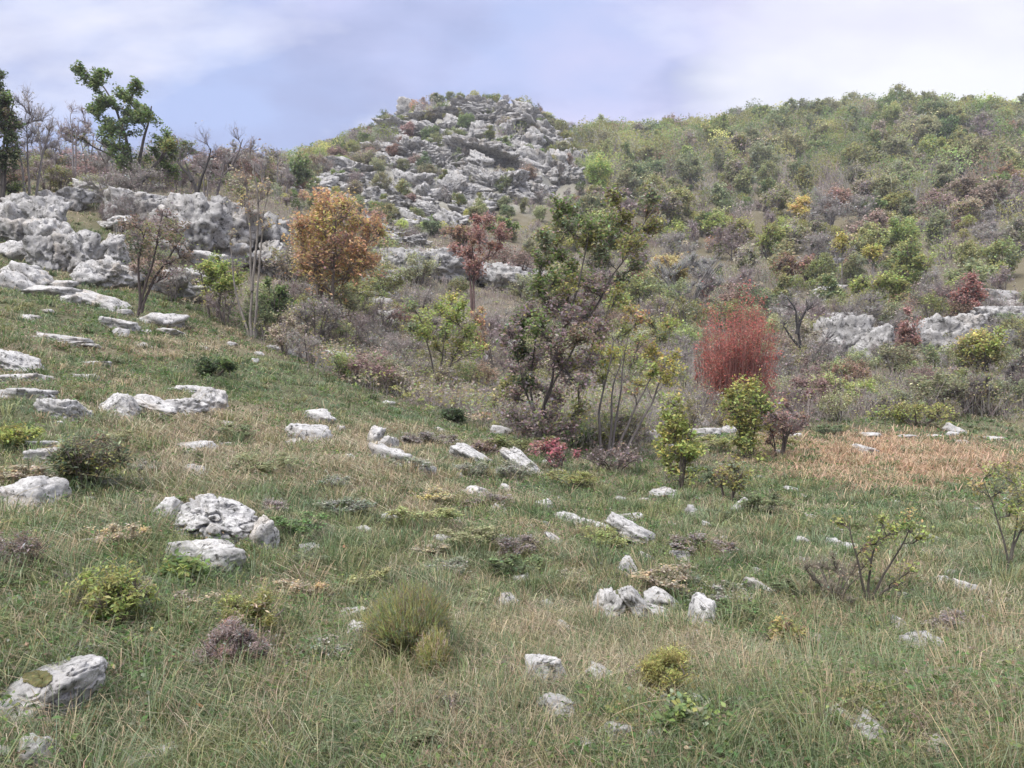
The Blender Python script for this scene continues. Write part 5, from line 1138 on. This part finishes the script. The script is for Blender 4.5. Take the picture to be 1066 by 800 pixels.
def scrub():
    """low brush filling the space between the bushes, and the far wood's undergrowth"""
    rng = np.random.default_rng(9)
    for nm, lab, r0, r1, nc, hh, lf, per_t, per_l in (('undergrowth', 'mixed twiggy undergrowth between the bushes at the foot of the hill', 14, 68, 14000, (.35, 1.7), .08, 14, 30), ('woodland', 'dense far woodland covering the hillside', 58, 235, 4200, (2.4, 7.0), .24, 44, 330)):
        x, y, r = polar(rng, nc, r0, r1, 38)
        if nm == 'woodland':
            th = np.radians(rng.uniform(-38, 38, nc)); r = r0 + (r1 - r0) * rng.random(nc) ** .8; x, y = r * np.sin(th), r * np.cos(th)
        P = np.stack([x, y, height(x, y)], 1); px, py = proj(*P.T); pm = peak_mask(px, py, y)
        if nm == 'undergrowth':
            k = (py < brush_row(px) + rng.normal(0, 5, nc)) & ((px > 300) | (rng.random(nc) < .35))
        else:
            TW = np.array([tuple(o.location) for o in bpy.data.objects if o.type == 'EMPTY' and o.get('category') in ('tree', 'bush') and o.location.y > 52]); near = np.zeros(nc, bool)
            tu = TW[:, 0] / TW[:, 1]; pu = x / y
            for t_, ty in zip(tu, TW[:, 1]):
                near |= (np.abs(pu - t_) * ty < 2.6) & (y - ty < 3.0) & (y - ty > -9.0)
            k = (~near | (rng.random(nc) < .9)) & (rng.random(nc) > pm * (1.0 + 2.6 * fbm(P2(x, y, .10), 3, 222)))
        low = near[k] if nm == 'woodland' else None
        P, r, px, py = P[k], r[k], px[k], py[k]; n = len(P)
        H = rng.uniform(*hh, n) * (np.where((px < 570) | ((px > 835) & (py > 300) & (py < 400)), .55, 1) if nm == 'undergrowth' else np.where(px < 600, .6, 1) * np.where(low, .36, 1)); g = fbm(P2(P[:, 0], P[:, 1], .12 if nm == 'undergrowth' else .05), 3, 55); g2 = rng.random(n)
        bare = np.clip((.42 if nm == 'woodland' else .28) - g * 1.1 + (py > 200) * .15 - .35 * ((py < 190) & (px > 600)), .08, .95)
        isb = g2 < bare
        # twigs
        A = np.repeat(P, per_t, 0); m = len(A); Hr = np.repeat(H, per_t); A = A + rng.normal(0, .28 if nm == 'undergrowth' else .16, (m, 3)) * Hr[:, None] * [1, 1, 0]; A[:, 2] += Hr * rng.uniform(0, .35, m) - .05
        E = A + norm(rng.normal(0, .5, (m, 3)) + [0, 0, 1.1]) * Hr[:, None] * rng.uniform(.35, .85, (m, 1))
        tc = np.where(np.repeat(rng.random(n) < .45, per_t)[:, None], np.array([.27, .22, .21]), np.array([.28, .26, .235]))
        mb = MB(); spikes(mb, A, E, .00022 * np.repeat(r, per_t), vary(rng, tc, m, .3, .05), rng.normal(0, .06, (m, 3)) * Hr[:, None])
        tag(mb.build(nm + '_twigs' if nm == 'undergrowth' else 'bare_woodland', M_TWIG), lab + ', its bare twigs', 'undergrowth' if nm == 'undergrowth' else 'woodland', kind='stuff')
        # leaves
        rp = np.where(isb, 2, per_l); idx = np.repeat(np.arange(n), rp); m = len(idx)
        if nm == 'woodland': rp = np.where(isb, 30, per_l); idx = np.repeat(np.arange(n), rp); m = len(idx)
        uu = norm(rng.normal(size=(m, 3))) * (rng.random((m, 1)) ** .28); lob = 1 + .35 * vnoise(uu * 1.7 + P[idx] * .37, 66)[:, None]
        Q = P[idx] + (rng.normal(0, .3, (m, 3)) * [1, 1, .35] if nm == 'undergrowth' else uu * lob * [.42, .42, .40]) * H[idx][:, None]; Q[:, 2] += H[idx] * .6
        up = (py < 200) & (px > 600)
        k = rng.random(n); base = np.zeros((n, 3))
        cs = ['olive', 'sage', 'green', 'tan', 'rust', 'lime', 'mauve']; w1 = [.36, .10, .17, .06, .12, .10, .09] if nm == 'woodland' else [.30, .16, .12, .20, .05, .07, .10]; w2 = [.46, .08, .31, .03, .04, .08, .0]
        c1 = np.searchsorted(np.cumsum(w1), k * .999); c2 = np.searchsorted(np.cumsum(w2), k * .999)
        PC = np.array([pcol(c) for c in cs]); base = np.where(up[:, None], PC[c2], PC[c1])
        mb = MB(); leaves(mb, Q, (lf if nm == 'undergrowth' else .0023 * r[idx]) * rng.uniform(.6, 1.4, m), vary(rng, base[idx], m, .14 if nm == 'woodland' else .3, .06) * ((1.0 * np.exp(rng.normal(0, .30, n)))[idx][:, None] if nm == 'woodland' else 1), rng, .4)
        tag(mb.build(nm, M_LEAF), lab, 'undergrowth' if nm == 'undergrowth' else 'woodland', kind='stuff')
grass(); herbs(); scrub()

# a few single fallen leaves and bent stalks that stand out in the foreground
def one_leaf(label, px, py, size, colr, yaw):
    p = ray(px, py); u = np.linspace(-1, 1, 9); V = []; n = len(u)
    for k, t in enumerate(u):
        w = (1 - t * t) ** .7 * .42 * (1 + .12 * (k % 2)); V += [(-w, t, .12 * abs(w) + .05), (0, t, 0), (w, t, .12 * abs(w) + .05)]
    V = np.array(V) * size; c, s = math.cos(yaw), math.sin(yaw); V = np.stack([V[:, 0]*c - V[:, 1]*s, V[:, 0]*s + V[:, 1]*c, V[:, 2] + V[:, 1] * .35], 1)
    Q = []
    for k in range(n - 1): Q += [[3*k, 3*k+1, 3*k+4, 3*k+3], [3*k+1, 3*k+2, 3*k+5, 3*k+4]]
    mb = MB(); mb.add(V, Q, None, pcol(colr)); o = mb.build('fallen_leaf', M_LEAF, None, True, (p[0], p[1], p[2] + .085)); tag(o, label, 'leaf')
one_leaf('yellow fallen leaf right of the mossy boulder in the lower left', 158, 676, .014, 'yellow', .4)
one_leaf('orange red fallen leaf in green herbs near the bottom left', 208, 760, .016, (.5, .17, .07), 1.2)
one_leaf('tan fallen leaf between the yellow leaf and the orange red leaf', 182, 706, .014, (.5, .32, .2), 2.)
one_leaf('salmon fallen leaf in grass right of the black pitted boulder', 358, 582, .02, (.5, .26, .16), .2)
one_leaf('orange fallen leaf under the front slab of the pitted boulder', 237, 597, .016, (.5, .28, .1), 1.)
one_leaf('pale orange fallen leaf left of the broom bush', 304, 661, .014, (.5, .36, .2), 2.4)

def stalk(label, pts, r=.0022, colr=(.45, .38, .24)):
    P = []
    for (px, py, up) in pts:
        p = ray(px, py + up); s = p[1] / F; P.append([p[0], p[1], p[2] + up * s])
    P = np.array(P); t = np.linspace(0, len(P) - 1, 18); S = np.stack([np.interp(t, np.arange(len(P)), P[:, k]) for k in range(3)], 1)
    for _ in range(3): S[1:-1] = (S[:-2] + 2 * S[1:-1] + S[2:]) / 4
    o0 = S[0].copy(); mb = MB(); tube(mb, S - o0, np.linspace(r, r * .5, len(S)), colr, 5); o = mb.build('dry_stalk', M_GRASS, None, True, tuple(o0)); tag(o, label, 'stalk')
stalk('long dry stalk slanting from the bottom edge up toward the broom bush', [(325, 800, 2), (365, 765, 22), (405, 738, 26), (440, 715, 20)])
stalk('long arching dry stalk over the grass below the yellow clump', [(615, 765, 4), (640, 742, 24), (680, 728, 34), (720, 730, 32), (762, 745, 12)])
stalk('dry stalk lying diagonally right of the mossy boulder', [(112, 692, 3), (135, 730, 20), (158, 772, 18), (176, 798, 4)])
stalk('dry stalk crossing the first one right of the mossy boulder', [(45, 770, 3), (80, 750, 18), (120, 738, 16), (150, 720, 6)])
stalk('thin dry stalk in the meadow near the bottom right', [(795, 728, 4), (830, 718, 16), (865, 714, 18), (900, 716, 8)])
stalk('thin dark twig pointing up behind the mossy boulder', [(80, 652, 2), (98, 632, 16), (122, 612, 26)], .003, (.12, .1, .09))

# ------------------------------------------------------------------ labels of the many: colour, size and the nearest landmark
LM = [('the dark green ridge tree', 140, 150), ('the left outcrop', 60, 235), ('the smooth rock wall', 225, 235), ('the orange tree', 342, 260), ('the white rib', 165, 415), ('the black pitted boulder', 220, 545),
      ('the dark leaning tree', 160, 290), ('the rocky summit', 490, 150), ('the summit skyline', 500, 112), ('the left summit shoulder', 390, 150), ('the right summit shoulder', 595, 160), ('the saddle', 640, 150),
      ('the pale cliff band', 460, 270), ('the lime tree', 465, 345), ('the pink tree', 492, 250), ('the central treetop', 650, 215), ('the central tree base', 565, 470), ('the silver-grey bush', 710, 290), ('the red bush', 765, 380),
      ('the dead black tree', 830, 345), ('the pointed green tree', 948, 280), ('the salmon red tree', 945, 360), ('the round pink bush', 1010, 315), ('the russet grass', 925, 482), ('the twiggy sapling', 910, 590),
      ('the right skyline', 940, 112), ('the far hill corner', 1055, 125), ('the lime hillside trees', 785, 240), ('the middle skyline', 790, 125), ('the right edge', 1060, 260), ('the long low rib', 630, 550),
      ('the white foreground cluster', 660, 630), ('the broken outcrop', 400, 465), ('the green rise', 330, 410), ('the broom bush', 420, 650), ('the slim multi-stem tree', 640, 440), ('the two yellow-tipped trees', 892, 270),
      ('the thin pale tree', 262, 260), ('the angular white boulder', 28, 505), ('the wooded slope centre', 860, 200), ('the small skyline tree', 312, 165), ('the cracked pair of stones', 955, 665), ('the right meadow', 850, 540)]
def rel(px, py):
    b = min(LM, key=lambda l: math.hypot(l[1] - px, (l[2] - py) * 1.3)); dx, dy = px - b[1], (py - b[2]) * 1.3
    if math.hypot(dx, dy) < 9: return 'at ' + b[0]
    if abs(dx) > 1.8 * abs(dy): r = 'right of' if dx > 0 else 'left of'
    elif abs(dy) > 1.8 * abs(dx): r = 'below' if dy > 0 else 'above'
    else: r = ('lower ' if dy > 0 else 'upper ') + ('right of' if dx > 0 else 'left of')
    return r + ' ' + b[0]
ORD = ['first', 'second', 'third', 'fourth', 'fifth', 'sixth', 'seventh', 'eighth', 'ninth', 'tenth', 'eleventh', 'twelfth']
def autolabel(objs, noun):
    from collections import defaultdict
    g = defaultdict(list)
    for o in objs: g[(o.get('_adj', ''), rel(o['_px'], o['_py']))].append(o)
    for (adj, r), L in g.items():
        rows = [L]
        if len(L) > 5:
            L.sort(key=lambda o: o['_py']); nr = min(3, (len(L) + 4) // 5); rows = [L[len(L) * q // nr:len(L) * (q + 1) // nr] for q in range(nr)]
        rn = {1: [''], 2: [', upper row', ', lower row'], 3: [', top row', ', middle row', ', bottom row']}[len(rows)]
        for M, suf in zip(rows, rn):
            M.sort(key=lambda o: o['_px'])
            for k, o in enumerate(M):
                t = (adj + ' ' + noun(o) + ' ' + r).strip()
                if len(M) > 1: t += ', ' + ('leftmost' if k == 0 else ('rightmost' if k == len(M) - 1 else (ORD[k] + ' from left' if k < 12 else 'near the right')))
                o['label'] = t + suf
unl = [o for o in ROCKS if not o.get('label')]
for o in unl: o['_adj'] = 'jagged grey' if o.get('_zone') == 'summit' else ('small' if o['_w'] < 60 else ('flat' if o['_w'] < 180 else 'broad'))
autolabel(unl, lambda o: {'summit': 'limestone crag', 'meadow': 'pale stone in grass', 'slope': 'white slope stone', 'thicket': 'pale stone in the thicket'}[o['_zone']])
autolabel(FARTREES, lambda o: 'tree' if o['_zone'] != 'summit' else 'tree among the crags')
autolabel(CL, lambda o: 'clump in the grass')
autolabel(BUSH, lambda o: 'bush' if o['_zone'] == 'thicket' else 'ridge bush')
for o in bpy.data.objects:
    if len(o.get('label', '').split()) > 16: print('LONG', o.name, '|', o['label'])
    for k in [k for k in o.keys() if k.startswith('_')]: del o[k]

# ------------------------------------------------------------------ camera, sky, sun
cam = bpy.data.cameras.new('camera'); co = bpy.data.objects.new('camera', cam); COL.objects.link(co)
co.location = (0, 0, CAM_Z); co.rotation_euler = (math.radians(90), 0, 0)
cam.sensor_width = 36; cam.lens = 36 * F / 1066.0; cam.clip_start = .05; cam.clip_end = 6000
SC.camera = co

w = bpy.data.worlds.new('World'); SC.world = w; w.use_nodes = True; nt = w.node_tree; nt.nodes.clear()
SUN_EL, SUN_ROT = math.radians(52), math.radians(215)
sky = nt.nodes.new('ShaderNodeTexSky'); sky.sky_type = 'NISHITA'; sky.sun_disc = False; sky.sun_elevation = SUN_EL; sky.sun_rotation = SUN_ROT; sky.air_density = 1; sky.dust_density = 2; sky.ozone_density = 1
sm = mixc(nt, 1.0, sky.outputs[0], (.10, .10, .10), 'MULTIPLY')
tc = nt.nodes.new('ShaderNodeTexCoord')
sep = nt.nodes.new('ShaderNodeSeparateXYZ'); nt.links.new(tc.outputs['Generated'], sep.inputs[0])
zc = mathn(nt, 'ADD', mathn(nt, 'MAXIMUM', sep.outputs[2], 0.0), .35)
cx = nt.nodes.new('ShaderNodeCombineXYZ'); nt.links.new(mathn(nt, 'DIVIDE', sep.outputs[0], zc), cx.inputs[0]); nt.links.new(mathn(nt, 'DIVIDE', sep.outputs[1], zc), cx.inputs[1])
def sn(sc, det, off, sx=1, sy=1):
    mp = nt.nodes.new('ShaderNodeMapping'); mp.inputs['Location'].default_value = off; mp.inputs['Scale'].default_value = (sx, sy, 1); nt.links.new(cx.outputs[0], mp.inputs[0])
    n = nt.nodes.new('ShaderNodeTexNoise'); n.inputs['Scale'].default_value = sc; n.inputs['Detail'].default_value = det + 2; n.inputs['Roughness'].default_value = .53; nt.links.new(mp.outputs[0], n.inputs['Vector']); return n.outputs[0]
a1 = sn(1.0, 5, (3.1, 1.7, 0), 1.0, 1.5); a2 = sn(2.3, 5, (8.4, 2.2, 0), 1, 1.4)
blue, lav, white, grey = (.39, .47, .74), (.57, .56, .78), (.80, .79, .88), (.33, .37, .58)
c = mixc(nt, ramp(nt, a1, [(.40, 0), (.56, 1)]), blue, lav)
c = mixc(nt, ramp(nt, a2, [(.44, 0), (.60, .8)]), c, grey)
a3 = sn(1.5, 4, (1.3, 6.1, 0), .8, 1.4)
c = mixc(nt, ramp(nt, a3, [(.53, 0), (.66, .85)]), c, white)
# thin bright patch where the cloud deck opens
vm = nt.nodes.new('ShaderNodeVectorMath'); vm.operation = 'DOT_PRODUCT'; nt.links.new(tc.outputs['Generated'], vm.inputs[0])
bd = np.array([.62, 1, .42]); bd /= np.linalg.norm(bd); vm.inputs[1].default_value = tuple(bd)
br = ramp(nt, mathn(nt, 'ADD', vm.outputs['Value'], mathn(nt, 'MULTIPLY', mathn(nt, 'SUBTRACT', a2, .5), .12)), [(.95, 0), (.998, .95)])
c = mixc(nt, br, c, (.84, .84, .87))
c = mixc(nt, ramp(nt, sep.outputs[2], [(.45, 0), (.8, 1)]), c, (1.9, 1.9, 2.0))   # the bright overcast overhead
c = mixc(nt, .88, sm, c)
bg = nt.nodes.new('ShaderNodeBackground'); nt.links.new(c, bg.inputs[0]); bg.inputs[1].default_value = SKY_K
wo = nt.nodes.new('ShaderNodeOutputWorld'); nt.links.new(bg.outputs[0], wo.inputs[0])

# the air between the camera and the hill
def haze():
    x0, x1, y0, y1, z0, z1 = -260, 260, -60, 300, -12, 95
    V = [(x, y, z) for x in (x0, x1) for y in (y0, y1) for z in (z0, z1)]
    m, hn, ho = newmat('air'); v = N(hn, 'ShaderNodeVolumePrincipled', Density=HAZE); v.inputs['Color'].default_value = (.86, .90, 1, 1); v.inputs['Anisotropy'].default_value = .2
    hn.links.new(v.outputs[0], ho.inputs['Volume'])
    mb = MB(); mb.add(V, [[0, 1, 3, 2], [4, 6, 7, 5], [0, 4, 5, 1], [2, 3, 7, 6], [0, 2, 6, 4], [1, 5, 7, 3]]); tag(mb.build('haze', m), 'thin haze in the air toward the hill', 'haze', kind='stuff')
if HAZE: haze()
sd = bpy.data.lights.new('sun', 'SUN'); sd.energy = 1.5; sd.angle = math.radians(14); sd.color = (1, .96, .9)
so = bpy.data.objects.new('sun', sd); COL.objects.link(so); so.location = (0, 0, 60)
# Nishita's rotation is clockwise from +Y; the lamp looks down its own -Z
so.rotation_euler = (math.radians(90) - SUN_EL, 0, math.pi - SUN_ROT)

vs = SC.view_settings; SC.display_settings.display_device = 'sRGB'; vs.view_transform = 'Standard'; vs.look = 'None'; vs.exposure = EXPO; vs.gamma = 1; vs.use_curve_mapping = False
SC.render.engine = 'CYCLES'; cy = SC.cycles; cy.use_denoising = True; cy.denoiser = 'OPENIMAGEDENOISE'; cy.denoising_input_passes = 'RGB_ALBEDO_NORMAL'; cy.volume_bounces = 0; cy.volume_max_steps = 32; cy.max_bounces = 5; cy.diffuse_bounces = 3; cy.transmission_bounces = 3; cy.transparent_max_bounces = 4; cy.caustics_reflective = False; cy.caustics_refractive = False
SC.render.film_transparent = False
